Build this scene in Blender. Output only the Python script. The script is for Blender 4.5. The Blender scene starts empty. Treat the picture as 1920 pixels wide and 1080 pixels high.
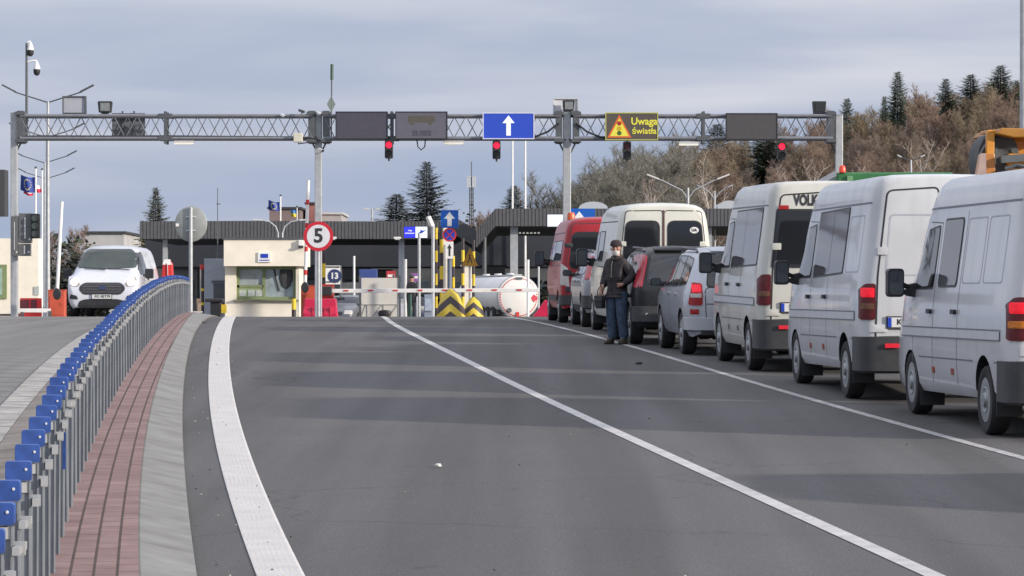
import bpy, bmesh, math, random
import numpy as np
from mathutils import Vector, Matrix
from mathutils.bvhtree import BVHTree
random.seed(7)
R = math.radians
SC = bpy.context.scene
COL = SC.collection
# ------------------------------------------------------------------ camera geometry of the place
F, H0, CZ = 6500.0, 572.0, 2.385          # focal length in photo pixels, horizon row, eye height
def gz(D):                                # height of the road along its length: rises, crests at ~95 m, falls
    if D < 50: return .029*D
    if D < 125: return 1.45 + .029*(D-50) - .00034*(D-50)**2
    z = 1.45 + .029*75 - .00034*75**2
    s = .029 - .00068*75
    if D < 165: return z + s*(D-125) - s/80*(D-125)**2
    return z + s*40 - s/80*1600
def slope(D): return (gz(D+.5)-gz(D-.5))
def P(px, py, D): return Vector(((px-960)/F*D, D, CZ+(H0-py)/F*D))
def PX(px, D): return (px-960)/F*D
def row(D, h=0): return H0+(CZ-gz(D)-h)/D*F
def Drow(py, h=0):
    a, b = 8.0, 96.0
    if row(b, h) > py: return b
    for _ in range(50):
        m = (a+b)/2
        if row(m, h) > py: a = m
        else: b = m
    return a
# ------------------------------------------------------------------ materials
MATS = {}
def M(name, rgb, rough=.55, metal=0, var=.12, sc=4., spec=.5, coat=0, emis=0, bump=0, bsc=40., ior=None, streak=0):
    if name in MATS: return MATS[name]
    m = bpy.data.materials.new(name); m.use_nodes = True
    nt = m.node_tree; b = nt.nodes['Principled BSDF']
    b.inputs['Roughness'].default_value = rough; b.inputs['Metallic'].default_value = metal
    b.inputs['Specular IOR Level'].default_value = spec; b.inputs['Coat Weight'].default_value = coat
    if ior: b.inputs['IOR'].default_value = ior
    b.inputs['Coat Roughness'].default_value = .06
    tc = nt.nodes.new('ShaderNodeTexCoord')
    n = nt.nodes.new('ShaderNodeTexNoise'); n.inputs['Scale'].default_value = sc; n.inputs['Detail'].default_value = 6
    nt.links.new(tc.outputs['Object'], n.inputs['Vector'])
    mr = nt.nodes.new('ShaderNodeMapRange'); mr.inputs['From Min'].default_value = .3; mr.inputs['From Max'].default_value = .7
    mr.inputs['To Min'].default_value = 1-var; mr.inputs['To Max'].default_value = 1+var
    nt.links.new(n.outputs['Fac'], mr.inputs['Value'])
    mx = nt.nodes.new('ShaderNodeVectorMath'); mx.operation = 'SCALE'
    mx.inputs[0].default_value = rgb; nt.links.new(mr.outputs['Result'], mx.inputs['Scale'])
    nt.links.new(mx.outputs['Vector'], b.inputs['Base Color'])
    if streak:
        mp = nt.nodes.new('ShaderNodeMapping'); mp.inputs['Scale'].default_value = (2.2, 2.2, .5)
        ns = nt.nodes.new('ShaderNodeTexNoise'); ns.inputs['Scale'].default_value = 1.6; ns.inputs['Detail'].default_value = 4
        nt.links.new(tc.outputs['Object'], mp.inputs['Vector']); nt.links.new(mp.outputs['Vector'], ns.inputs['Vector'])
        m2 = nt.nodes.new('ShaderNodeMapRange'); m2.inputs['From Min'].default_value = .50; m2.inputs['From Max'].default_value = .78; m2.inputs['To Max'].default_value = streak; nt.links.new(ns.outputs['Fac'], m2.inputs['Value'])
        mm = nt.nodes.new('ShaderNodeMix'); mm.data_type = 'RGBA'; mm.inputs['B'].default_value = (.20,.185,.165,1); nt.links.new(m2.outputs['Result'], mm.inputs['Factor']); nt.links.new(mx.outputs['Vector'], mm.inputs['A']); nt.links.new(mm.outputs['Result'], b.inputs['Base Color'])
    if emis:
        b.inputs['Emission Color'].default_value = (*rgb, 1); b.inputs['Emission Strength'].default_value = emis
    if bump:
        n2 = nt.nodes.new('ShaderNodeTexNoise'); n2.inputs['Scale'].default_value = bsc; n2.inputs['Detail'].default_value = 4
        nt.links.new(tc.outputs['Object'], n2.inputs['Vector'])
        bp = nt.nodes.new('ShaderNodeBump'); bp.inputs['Strength'].default_value = bump; bp.inputs['Distance'].default_value = .02
        nt.links.new(n2.outputs['Fac'], bp.inputs['Height']); nt.links.new(bp.outputs['Normal'], b.inputs['Normal'])
    MATS[name] = m; return m
def node(nt, t, **kw):
    n = nt.nodes.new(t)
    for k, v in kw.items(): setattr(n, k, v)
    return n
def ramp(nt, pts):
    r = nt.nodes.new('ShaderNodeValToRGB'); e = r.color_ramp.elements
    e[0].position, e[0].color = pts[0][0], (*pts[0][1], 1); e[1].position, e[1].color = pts[-1][0], (*pts[-1][1], 1)
    for p, c in pts[1:-1]:
        x = e.new(p); x.color = (*c, 1)
    return r
# ------------------------------------------------------------------ mesh builder
SPLIT = {'mud_flap','hinge','post','bracket','hanger','clamp','notice','eye','ear','reflector','antenna','door_handle','roof_rail','strap','rail_clip','rib','dark_window','brow','red_mark','yellow_band','stripe','cable','dark_strip','face','panel_gap'}
class MB:
    def __init__(s): s.v = []; s.f = []; s.m = []
    def add(s, vs, fs, mi=0):
        o = len(s.v); s.v += [tuple(v) for v in vs]
        for f in fs: s.f.append(tuple(i+o for i in f)); s.m.append(mi)
        return s
    def box(s, c, d, mi=0, rot=None):
        c = Vector(c); h = Vector(d)/2
        vs = [Vector((x*h.x, y*h.y, z*h.z)) for x in (-1, 1) for y in (-1, 1) for z in (-1, 1)]
        if rot is not None: vs = [rot @ v for v in vs]
        return s.add([v+c for v in vs], [(0,1,3,2),(4,6,7,5),(0,4,5,1),(2,3,7,6),(0,2,6,4),(1,5,7,3)], mi)
    def bar(s, a, b, w, h, mi=0):             # rectangular bar from a to b
        a, b = Vector(a), Vector(b); d = b-a; q = d.to_track_quat('Y', 'Z').to_matrix()
        return s.box((a+b)/2, (w, d.length, h), mi, q)
    def cyl(s, a, b, r0, r1=None, n=10, mi=0, cap=True):
        a, b = Vector(a), Vector(b); r1 = r0 if r1 is None else r1
        q = (b-a).to_track_quat('Z', 'Y').to_matrix(); vs = []
        for p, r in ((a, r0), (b, r1)):
            for k in range(n):
                t = 2*math.pi*k/n; vs.append(p+q @ Vector((r*math.cos(t), r*math.sin(t), 0)))
        fs = [(k, (k+1) % n, n+(k+1) % n, n+k) for k in range(n)]
        if cap: fs += [tuple(range(n-1, -1, -1)), tuple(range(n, 2*n))]
        return s.add(vs, fs, mi)
    def tube(s, pts, r, n=6, mi=0):
        pts = [Vector(p) for p in pts]; vs = []
        rs = r if isinstance(r, (list, tuple)) else [r]*len(pts)
        for i, p in enumerate(pts):
            d = (pts[min(i+1, len(pts)-1)]-pts[max(i-1, 0)])
            q = d.to_track_quat('Z', 'Y').to_matrix()
            for k in range(n):
                t = 2*math.pi*k/n; vs.append(p+q @ Vector((rs[i]*math.cos(t), rs[i]*math.sin(t), 0)))
        fs = [(i*n+k, i*n+(k+1) % n, (i+1)*n+(k+1) % n, (i+1)*n+k) for i in range(len(pts)-1) for k in range(n)]
        fs += [tuple(range(n-1, -1, -1)), tuple(range((len(pts)-1)*n, len(pts)*n))]
        return s.add(vs, fs, mi)
    def lathe(s, prof, n=24, mi=0, axis='Z', c=(0,0,0), sc=(1,1,1)):  # prof: (radius, height)
        vs = []; c = Vector(c)
        for r, h in prof:
            for k in range(n):
                t = 2*math.pi*k/n; a, b = r*math.cos(t), r*math.sin(t)
                p = (a, b, h) if axis == 'Z' else ((h, a, b) if axis == 'X' else (b, h, a))
                vs.append(c+Vector((p[0]*sc[0], p[1]*sc[1], p[2]*sc[2])))
        fs = [(i*n+k, i*n+(k+1) % n, (i+1)*n+(k+1) % n, (i+1)*n+k) for i in range(len(prof)-1) for k in range(n)]
        if prof[0][0] > 1e-4: fs.append(tuple(range(n-1, -1, -1)))
        if prof[-1][0] > 1e-4: fs.append(tuple(range((len(prof)-1)*n, len(prof)*n)))
        return s.add(vs, fs, mi)
    def prism(s, pts, y0, y1, mi=0):          # outline in x,z pushed from y0 to y1
        n = len(pts); vs = [(x, y0, z) for x, z in pts]+[(x, y1, z) for x, z in pts]
        fs = [tuple(range(n)), tuple(range(2*n-1, n-1, -1))]+[(i, n+i, n+(i+1) % n, (i+1) % n) for i in range(n)]
        return s.add(vs, fs, mi)
    def xf(s, mat):
        s.v = [tuple(mat @ Vector(v)) for v in s.v]; return s
    def pieces(s):                            # connected pieces, each as a builder of its own
        up = list(range(len(s.v)))
        def fd(i):
            while up[i] != i: up[i] = up[up[i]]; i = up[i]
            return i
        for f in s.f:
            a = fd(f[0])
            for i in f[1:]: up[fd(i)] = a
        g = {}
        for f, m in zip(s.f, s.m): g.setdefault(fd(f[0]), []).append((f, m))
        out = []
        for fs in g.values():
            q = MB(); ix = {}
            for f, m in fs:
                for i in f:
                    if i not in ix: ix[i] = len(q.v); q.v.append(s.v[i])
                q.f.append(tuple(ix[i] for i in f)); q.m.append(m)
            out.append(q)
        return out
    def build(s, name, mats, parent=None, smooth=None, bev=0, fix=True):
        if name in SPLIT and parent:
            ps = s.pieces()
            if len(ps) > 1: return [q.build(name, mats, parent, smooth, bev, fix) for q in ps][-1]
        me = bpy.data.meshes.new(name); me.from_pydata(s.v, [], s.f)
        for m in (mats if isinstance(mats, (list, tuple)) else [mats]): me.materials.append(m)
        me.polygons.foreach_set('material_index', s.m)
        if fix:
            bm = bmesh.new(); bm.from_mesh(me); bmesh.ops.recalc_face_normals(bm, faces=bm.faces); bm.to_mesh(me); bm.free()
        o = bpy.data.objects.new(name, me); COL.objects.link(o)
        if parent: o.parent = parent
        if smooth:
            me.polygons.foreach_set('use_smooth', [True]*len(me.polygons)); me.set_sharp_from_angle(angle=R(smooth))
        if bev:
            b = o.modifiers.new('Bevel', 'BEVEL'); b.width = bev; b.segments = 2; b.limit_method = 'ANGLE'
        me.update(); return o
def thing(name, label, cat, loc=(0,0,0), rz=0, group=None, rx=0):
    o = bpy.data.objects.new(name, None); COL.objects.link(o); o.empty_display_size = .2
    o.location = loc; o.rotation_euler = (rx, 0, rz); return tag(o, label, cat, group)
def tag(o, label=None, cat=None, group=None, kind=None):
    for k, v in (('label', label), ('category', cat), ('group', group), ('kind', kind)):
        if v: o[k] = v
    return o
def struct(o): o['kind'] = 'structure'; return o
def copy_tree(root, loc, rz=None, label=None, group=None, scale=None, rx=None):
    c = root.copy(); COL.objects.link(c); c.location = loc
    if rz is not None: c.rotation_euler.z = rz
    if rx is not None: c.rotation_euler.x = rx
    if label: c['label'] = label
    if group: c['group'] = group
    if scale: c.scale = (scale,)*3 if not isinstance(scale, tuple) else scale
    for ch in list(root.children):
        d = ch.copy(); COL.objects.link(d); d.parent = c
        for g in list(ch.children):
            e = g.copy(); COL.objects.link(e); e.parent = d
    return c
def text_into(mb, s, size, org, mi=0, plane='XZ', th=.004, weight=0, align='CENTER', flip=1, sx=1):
    cu = bpy.data.curves.new('t', 'FONT'); cu.body = s; cu.size = size; cu.align_x = align; cu.align_y = 'CENTER'
    cu.offset = weight; cu.extrude = th; cu.resolution_u = 3
    o = bpy.data.objects.new('t', cu); COL.objects.link(o)
    dg = bpy.context.evaluated_depsgraph_get(); me = bpy.data.meshes.new_from_object(o.evaluated_get(dg))
    vs = []; org = Vector(org)
    for v in me.vertices:
        x, y, z = v.co; x *= sx
        vs.append(org+(Vector((x*flip, -z*flip, y)) if plane == 'XZ' else Vector((-z, -x*flip, y))))
    mb.add(vs, [tuple(p.vertices) for p in me.polygons], mi)
    bpy.data.objects.remove(o); bpy.data.curves.remove(cu); bpy.data.meshes.remove(me)
def rpoly(pts, r=.05, n=4):                   # polygon with rounded corners
    out = []; k = len(pts)
    for i in range(k):
        p = Vector(pts[i]); a = Vector(pts[i-1])-p; b = Vector(pts[(i+1) % k])-p
        rr = min(r, a.length*.45, b.length*.45); A = p+a.normalized()*rr; B = p+b.normalized()*rr
        for j in range(n+1):
            t = j/n; out.append(((1-t)**2*A+2*t*(1-t)*p+t*t*B))
    return [(q.x, q.y) for q in out]
def rect(x0, z0, x1, z1, r=.03): return rpoly([(x0, z0), (x1, z0), (x1, z1), (x0, z1)], r)
def disc(x, z, r, n=20): return [(x+r*math.cos(2*math.pi*k/n), z+r*math.sin(2*math.pi*k/n)) for k in range(n)]

STEEL = M('galvanised_steel', (.42,.44,.46), .5, .35, .12, 6)
DSTEEL = M('dark_steel', (.10,.11,.12), .5, .3, .15, 6)
LGREY = M('light_grey_metal', (.55,.56,.57), .5, .1, .08, 5)
BLACK = M('black_plastic', (.024,.025,.029), .5, 0, .2, 8)
DGREY = M('dark_grey_plastic', (.042,.044,.048), .6, 0, .15, 8)
WHITE = M('white_painted_metal', (.78,.78,.77), .4, 0, .05, 4)
RED = M('red_painted_metal', (.55,.03,.03), .4, 0, .1, 4)
YEL = M('yellow_painted_metal', (.72,.52,.03), .45, 0, .12, 5)
CREAM = M('cream_plaster', (.80,.745,.63), .85, 0, .06, 2.5, bump=.1)
RUBBER = M('tyre_rubber', (.022,.022,.023), .85, 0, .25, 12)
RIM = M('steel_wheel_rim', (.30,.31,.32), .45, .5, .2, 14)
GLASS = M('dark_tinted_glass', (.012,.014,.018), .04, 0, .1, 3, spec=.6, ior=1.6)
LENSR = M('red_lamp_lens', (.32,.012,.015), .2, 0, .15, 30)
LENSO = M('amber_lamp_lens', (.55,.17,.02), .2, 0, .15, 30)
LENSW = M('clear_lamp_lens', (.55,.53,.50), .15, 0, .15, 30)
BRAKE = M('lit_brake_light', (.85, .010, .028), .3, 0, .05, 30, emis=.38)
SIGRED = M('lit_red_signal', (1., .015, .05), .3, 0, .02, 30, emis=1.6)
HEADL = M('lit_headlamp', (1., .74, .52), .3, 0, .02, 30, emis=5)
PLATEW = M('number_plate_white', (.62,.63,.63), .4, 0, .05, 9)
BLUE = M('blue_sign_face', (.012,.05,.42), .4, 0, .06, 5)
# ------------------------------------------------------------------ longitudinal curves  X(D)
def curve(pts, h=0, deg=3, far=97):
    d = []; x = []
    for px, py in pts:
        D = Drow(py, h); d.append(D); x.append(PX(px, D))
    c = np.polyfit(d, x, deg); lo, hi = min(d), max(d)
    dc = np.polyder(c)
    def f(D):
        if D < lo: return float(np.polyval(c, lo)+np.polyval(dc, lo)*(D-lo))
        if D > hi: return float(np.polyval(c, hi)+np.polyval(dc, hi)*(D-hi))
        return float(np.polyval(c, D))
    return f
L1 = curve([(1750,1080),(1266,860),(1167,815),(980,730),(893,685),(800,640),(727,600)])
L2 = curve([(1920,860),(1755,815),(1600,770),(1455,730),(1300,685),(1150,640),(985,600)])
LE = curve([(525,1080),(489,990),(443,860),(424,800),(414,740),(412,680),(414,640),(427,600)])
KR = curve([(367,1080),(350,925),(342,790),(345,705),(360,640),(380,605)])
HM = .12
KL = curve([(258,1080),(270,865),(287,740),(305,680),(330,635),(347,602)], HM)
FE = curve([(102,1058),(120,1020),(137,957),(151,910),(170,850),(195,790),(220,735),(250,685),(280,645),(310,610)], HM)
def rng(a, b, s): return [a+(b-a)*i/max(1, round((b-a)/s)) for i in range(max(1, round((b-a)/s))+1)]
def ribbon(name, xl, xr, hl, hr, Ds, mat, nac=1, alt=False, ridge=0):
    me = bpy.data.meshes.new(name); vs = []; fs = []; uv = []; mi = []
    for D in Ds:
        a, b = xl(D), xr(D)
        for i in range(nac+1):
            t = i/nac; vs.append((a+(b-a)*t, D, gz(D)+hl+(hr-hl)*t+(ridge if (i//1) % 2 else 0)*(1 if 0 < i < nac else 0))); uv.append(((b-a)*t, D))
    n = nac+1
    for j in range(len(Ds)-1):
        for i in range(nac):
            fs.append((j*n+i, j*n+i+1, (j+1)*n+i+1, (j+1)*n+i)); mi.append(i % 2 if alt else 0)
    me.from_pydata(vs, [], fs)
    for m in (mat if isinstance(mat, list) else [mat]): me.materials.append(m)
    me.polygons.foreach_set('material_index', mi)
    l = me.uv_layers.new(name='UVMap')
    for lp in me.loops: l.data[lp.index].uv = uv[lp.vertex_index]
    o = bpy.data.objects.new(name, me); COL.objects.link(o); me.update(); return struct(o)
# asphalt
def asphalt(name, c, light):
    m = bpy.data.materials.new(name); m.use_nodes = True; nt = m.node_tree; b = nt.nodes['Principled BSDF']; L = nt.links.new
    g = node(nt, 'ShaderNodeNewGeometry')
    n1 = node(nt, 'ShaderNodeTexNoise'); n1.inputs['Scale'].default_value = 90; n1.inputs['Detail'].default_value = 3
    n2 = node(nt, 'ShaderNodeTexNoise'); n2.inputs['Scale'].default_value = .35; n2.inputs['Detail'].default_value = 7
    mp = node(nt, 'ShaderNodeMapping'); mp.inputs['Scale'].default_value = (2.2, .12, 1); mp.inputs['Rotation'].default_value = (0, 0, -.1)
    n3 = node(nt, 'ShaderNodeTexNoise'); n3.inputs['Scale'].default_value = .8; n3.inputs['Detail'].default_value = 4
    for n in (n1, n2): L(g.outputs['Position'], n.inputs['Vector'])
    L(g.outputs['Position'], mp.inputs['Vector']); L(mp.outputs['Vector'], n3.inputs['Vector'])
    r1 = ramp(nt, [(.25, (.55,)*3), (.5, (1,)*3), (.75, (1.5,)*3)]); L(n1.outputs['Fac'], r1.inputs['Fac'])
    r2 = ramp(nt, [(.3, (.95,)*3), (.7, (1.045, 1.04, 1.03))]); L(n2.outputs['Fac'], r2.inputs['Fac'])
    r3 = ramp(nt, [(.35, (.93,)*3), (.65, (1.06,)*3)]); L(n3.outputs['Fac'], r3.inputs['Fac'])
    a = node(nt, 'ShaderNodeMix', data_type='RGBA', blend_type='MULTIPLY'); a.inputs['Factor'].default_value = 1
    L(r1.outputs['Color'], a.inputs['A']); L(r2.outputs['Color'], a.inputs['B'])
    a2 = node(nt, 'ShaderNodeMix', data_type='RGBA', blend_type='MULTIPLY'); a2.inputs['Factor'].default_value = 1
    L(a.outputs['Result'], a2.inputs['A']); L(r3.outputs['Color'], a2.inputs['B'])
    # rolled tyre tracks, joints and dark drips
    mp4 = node(nt, 'ShaderNodeMapping'); mp4.inputs['Scale'].default_value = (1.3, .02, 1); mp4.inputs['Rotation'].default_value = (0, 0, -.1); n4 = node(nt, 'ShaderNodeTexNoise'); n4.inputs['Scale'].default_value = 1; n4.inputs['Detail'].default_value = 2
    L(g.outputs['Position'], mp4.inputs['Vector']); L(mp4.outputs['Vector'], n4.inputs['Vector']); r4 = ramp(nt, [(.38, (.84,)*3), (.52, (1,)*3), (.64, (1.10,)*3)]); L(n4.outputs['Fac'], r4.inputs['Fac'])
    n5 = node(nt, 'ShaderNodeTexVoronoi', feature='DISTANCE_TO_EDGE'); n5.inputs['Scale'].default_value = .16; nd = node(nt, 'ShaderNodeTexNoise'); nd.inputs['Scale'].default_value = .9; nd.inputs['Detail'].default_value = 5; L(g.outputs['Position'], nd.inputs['Vector'])
    va = node(nt, 'ShaderNodeVectorMath', operation='ADD'); L(g.outputs['Position'], va.inputs[0]); L(nd.outputs['Color'], va.inputs[1]); L(va.outputs['Vector'], n5.inputs['Vector']); r5 = ramp(nt, [(.0, (.72,)*3), (.002, (.93,)*3), (.004, (1,)*3)]); L(n5.outputs['Distance'], r5.inputs['Fac'])
    n6 = node(nt, 'ShaderNodeTexNoise'); n6.inputs['Scale'].default_value = 2.6; n6.inputs['Detail'].default_value = 2; L(g.outputs['Position'], n6.inputs['Vector']); r6 = ramp(nt, [(.70, (1,)*3), (.78, (.74,)*3)]); L(n6.outputs['Fac'], r6.inputs['Fac'])
    for rr in (r4, r5, r6):
        q = node(nt, 'ShaderNodeMix', data_type='RGBA', blend_type='MULTIPLY'); q.inputs['Factor'].default_value = 1; L(a2.outputs['Result'], q.inputs['A']); L(rr.outputs['Color'], q.inputs['B']); a2 = q
    # pale stone chips
    v = node(nt, 'ShaderNodeTexVoronoi'); v.inputs['Scale'].default_value = 26; L(g.outputs['Position'], v.inputs['Vector'])
    sp = node(nt, 'ShaderNodeMath', operation='LESS_THAN'); sp.inputs[1].default_value = .10; L(v.outputs['Distance'], sp.inputs[0])
    wn = node(nt, 'ShaderNodeMath', operation='GREATER_THAN'); wn.inputs[1].default_value = .86
    sx = node(nt, 'ShaderNodeSeparateColor'); L(v.outputs['Color'], sx.inputs['Color']); L(sx.outputs['Red'], wn.inputs[0])
    ml = node(nt, 'ShaderNodeMath', operation='MULTIPLY'); L(sp.outputs[0], ml.inputs[0]); L(wn.outputs[0], ml.inputs[1])
    a3 = node(nt, 'ShaderNodeMix', data_type='RGBA', blend_type='MULTIPLY'); a3.inputs['Factor'].default_value = 1
    L(a2.outputs['Result'], a3.inputs['A']); a3.inputs['B'].default_value = (*c, 1)
    a4 = node(nt, 'ShaderNodeMix', data_type='RGBA'); L(ml.outputs[0], a4.inputs['Factor']); L(a3.outputs['Result'], a4.inputs['A']); a4.inputs['B'].default_value = (*light, 1)
    L(a4.outputs['Result'], b.inputs['Base Color']); b.inputs['Roughness'].default_value = .92; b.inputs['Specular IOR Level'].default_value = .25
    bp = node(nt, 'ShaderNodeBump'); bp.inputs['Strength'].default_value = .35; bp.inputs['Distance'].default_value = .004
    L(n1.outputs['Fac'], bp.inputs['Height']); L(bp.outputs['Normal'], b.inputs['Normal'])
    return m
def bricks(name, c1, c2, mortar, bw, bh, off=.5, ms=.006, rot=True):
    m = bpy.data.materials.new(name); m.use_nodes = True; nt = m.node_tree; b = nt.nodes['Principled BSDF']; L = nt.links.new
    u = node(nt, 'ShaderNodeTexCoord'); mp = node(nt, 'ShaderNodeMapping')
    if rot: mp.inputs['Rotation'].default_value = (0, 0, R(90))
    L(u.outputs['UV'], mp.inputs['Vector'])
    t = node(nt, 'ShaderNodeTexBrick'); t.offset = off; t.inputs['Scale'].default_value = 1
    t.inputs['Brick Width'].default_value = bw; t.inputs['Row Height'].default_value = bh; t.inputs['Mortar Size'].default_value = ms
    t.inputs['Color1'].default_value = (*c1, 1); t.inputs['Color2'].default_value = (*c2, 1); t.inputs['Mortar'].default_value = (*mortar, 1); t.inputs['Bias'].default_value = -.1
    L(mp.outputs['Vector'], t.inputs['Vector'])
    g = node(nt, 'ShaderNodeNewGeometry'); n = node(nt, 'ShaderNodeTexNoise'); n.inputs['Scale'].default_value = 2.5; n.inputs['Detail'].default_value = 8
    L(g.outputs['Position'], n.inputs['Vector']); r = ramp(nt, [(.3, (.8, .79, .77)), (.7, (1.15,)*3)]); L(n.outputs['Fac'], r.inputs['Fac'])
    x = node(nt, 'ShaderNodeMix', data_type='RGBA', blend_type='MULTIPLY'); x.inputs['Factor'].default_value = 1
    L(t.outputs['Color'], x.inputs['A']); L(r.outputs['Color'], x.inputs['B']); L(x.outputs['Result'], b.inputs['Base Color'])
    b.inputs['Roughness'].default_value = .9; b.inputs['Specular IOR Level'].default_value = .2
    return m
ASPH = asphalt('grey_asphalt', (.102,.100,.101), (.45,.44,.42))
ASPH2 = asphalt('worn_pale_asphalt', (.185,.180,.174), (.45,.44,.42))
DUST = M('dusty_verge', (.20,.175,.155), .95, 0, .3, 1.6, bump=.3, bsc=18)
PAINT = M('road_paint', (.62,.60,.575), .8, 0, .10, 3, bump=.2, bsc=60)
PAINT2 = M('road_paint_groove', (.45,.43,.41), .85, 0, .12, 5)
OLDP = M('old_edge_paint', (.33,.315,.29), .85, 0, .3, 3, bump=.2, bsc=60)
PAINTL = M('lane_road_paint', (.47,.46,.45), .8, 0, .15, 4, bump=.2, bsc=60)
PAINTD = M('worn_road_paint', (.40,.39,.39), .8, 0, .25, 5, bump=.2, bsc=60)
PAV = bricks('red_concrete_pavers', (.275,.185,.175), (.225,.150,.142), (.085,.062,.055), .40, .145, .5, .010)
KERB = bricks('concrete_kerb_slabs', (.232,.232,.226), (.215,.215,.21), (.15,.15,.142), 2.6, 4, 0, .014)
for m_, amt in ((PAINT, .655), (PAINTL, .60), (PAINTD, .56), (OLDP, .60)):      # chipped paint: the asphalt shows through
    nt_ = m_.node_tree; b_ = nt_.nodes['Principled BSDF']; src = b_.inputs['Base Color'].links[0].from_socket
    g_ = node(nt_, 'ShaderNodeNewGeometry'); n_ = node(nt_, 'ShaderNodeTexNoise'); n_.inputs['Scale'].default_value = 14; n_.inputs['Detail'].default_value = 9; n_.inputs['Roughness'].default_value = .7; nt_.links.new(g_.outputs['Position'], n_.inputs['Vector'])
    r_ = ramp(nt_, [(amt, (0,)*3), (amt+.05, (.85,)*3)]); nt_.links.new(n_.outputs['Fac'], r_.inputs['Fac']); x_ = node(nt_, 'ShaderNodeMix', data_type='RGBA'); nt_.links.new(r_.outputs['Color'], x_.inputs['Factor']); nt_.links.new(src, x_.inputs['A']); x_.inputs['B'].default_value = (.13,.125,.12,1); nt_.links.new(x_.outputs['Result'], b_.inputs['Base Color'])
# terrain sheet
def hill(X, D):
    h = 0
    if D > 215 and X > -5:
        a = min(1, max(0, (D-215)/130)); b = min(1, max(0, (X+2)/55)); a = a*a*(3-2*a); b = b*b*(3-2*b); h = 13*a*b
        h += 1.2*math.sin(X*.11)*a*b
    return h
def terrain(X, D): return gz(max(0, D))-.06+hill(X, D)
xs = [-3000,-1200,-500,-250,-120]+list(range(-80,121,5))+[160,250,500,1200,3000]
ys = [-200,-60,-20]+rng(0,170,5)+rng(180,420,10)+[500,700,1000,1600,2600,4200]
g = MB(); g.add([(x, y, terrain(x, y)) for y in ys for x in xs], [(j*len(xs)+i, j*len(xs)+i+1, (j+1)*len(xs)+i+1, (j+1)*len(xs)+i) for j in range(len(ys)-1) for i in range(len(xs)-1)])
struct(g.build('ground', M('dry_grass_ground', (.085,.075,.045), .95, 0, .4, .25), smooth=60, fix=False))
DR = rng(6, 175, 1.5)+rng(178, 300, 6)
sh = lambda f, o: (lambda D: f(D)+o)
ribbon('road', sh(KR, -.06), lambda D: 17+.02*D, 0, 0, DR, ASPH, 12)
ribbon('left_road', lambda D: LE(D)-16, sh(LE, -1.95), .0, .0, DR, ASPH2, 8)
ribbon('shoulder', sh(LE, -2.30), sh(FE, -.16), .012, .10, DR, DUST, 4)
ribbon('median_paving', sh(FE, -.20), KL, HM, HM, DR, PAV, 4)
ribbon('kerb', KL, KR, HM-.004, .035, DR, KERB, 2)
k2 = ribbon('kerb_edge', KR, sh(KR, .005), .035, .0, DR, KERB, 1)
ribbon('edge_line', sh(LE, -.155), sh(LE, .155), .006, .006, rng(6, 150, 1), [PAINT, PAINT2], 17, True, .004)
ribbon('lane_line', sh(L1, -.07), sh(L1, .07), .005, .005, rng(6, 150, 1), PAINTL, 2)
ribbon('queue_lane_line', sh(L2, -.06), sh(L2, .06), .005, .005, rng(6, 150, 1), PAINTD, 2)
ribbon('left_road_edge_line', sh(LE, -2.62), sh(LE, -2.30), .016, .016, rng(6, 150, 1), OLDP, 2)
# ------------------------------------------------------------------ world, sun, camera
SUN_EL, SUN_AZ = R(16.6), R(62)     # azimuth from straight behind the camera towards the right
sd = Vector((math.sin(SUN_AZ)*math.cos(SUN_EL), -math.cos(SUN_AZ)*math.cos(SUN_EL), math.sin(SUN_EL)))
w = bpy.data.worlds.new('World'); SC.world = w; w.use_nodes = True; nt = w.node_tree; L = nt.links.new
bg = nt.nodes['Background']; bg.inputs['Strength'].default_value = .1
sky = node(nt, 'ShaderNodeTexSky', sky_type='NISHITA'); sky.sun_disc = False; sky.sun_elevation = SUN_EL
sky.sun_rotation = math.atan2(sd.x, sd.y); sky.air_density = 1.2; sky.dust_density = 2
tc = node(nt, 'ShaderNodeTexCoord'); sp = node(nt, 'ShaderNodeSeparateXYZ'); L(tc.outputs['Generated'], sp.inputs['Vector'])
mp = node(nt, 'ShaderNodeMapping'); mp.inputs['Scale'].default_value = (3.2, 3.2, 24); mp.inputs['Location'].default_value = (.7, .3, .35); mp.inputs['Rotation'].default_value = (0, R(2.5), 0)
L(tc.outputs['Generated'], mp.inputs['Vector'])
nz = node(nt, 'ShaderNodeTexNoise'); nz.inputs['Scale'].default_value = 1.7; nz.inputs['Detail'].default_value = 5; nz.inputs['Roughness'].default_value = .45; nz.inputs['Distortion'].default_value = .35
L(mp.outputs['Vector'], nz.inputs['Vector'])
# more bright cloud higher above the horizon
hz = node(nt, 'ShaderNodeMapRange'); hz.inputs['From Min'].default_value = .0; hz.inputs['From Max'].default_value = .07; hz.inputs['To Min'].default_value = -.24; hz.inputs['To Max'].default_value = .05
L(sp.outputs['Z'], hz.inputs['Value'])
ad = node(nt, 'ShaderNodeMath', operation='ADD'); L(nz.outputs['Fac'], ad.inputs[0]); L(hz.outputs['Result'], ad.inputs[1])
cr = ramp(nt, [(.15, (3.4, 4.45, 6.5)), (.42, (4.65, 5.3, 7.0)), (.55, (5.8, 6.25, 7.6)), (.70, (7.3, 7.5, 8.4))]); L(ad.outputs[0], cr.inputs['Fac'])
zu = node(nt, 'ShaderNodeMapRange', interpolation_type='SMOOTHSTEP'); zu.inputs['From Min'].default_value = .10; zu.inputs['From Max'].default_value = .65; zu.inputs['To Min'].default_value = 1; zu.inputs['To Max'].default_value = 1.95
L(sp.outputs['Z'], zu.inputs['Value'])
sc_ = node(nt, 'ShaderNodeVectorMath', operation='SCALE'); L(cr.outputs['Color'], sc_.inputs[0]); L(zu.outputs['Result'], sc_.inputs['Scale'])
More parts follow.
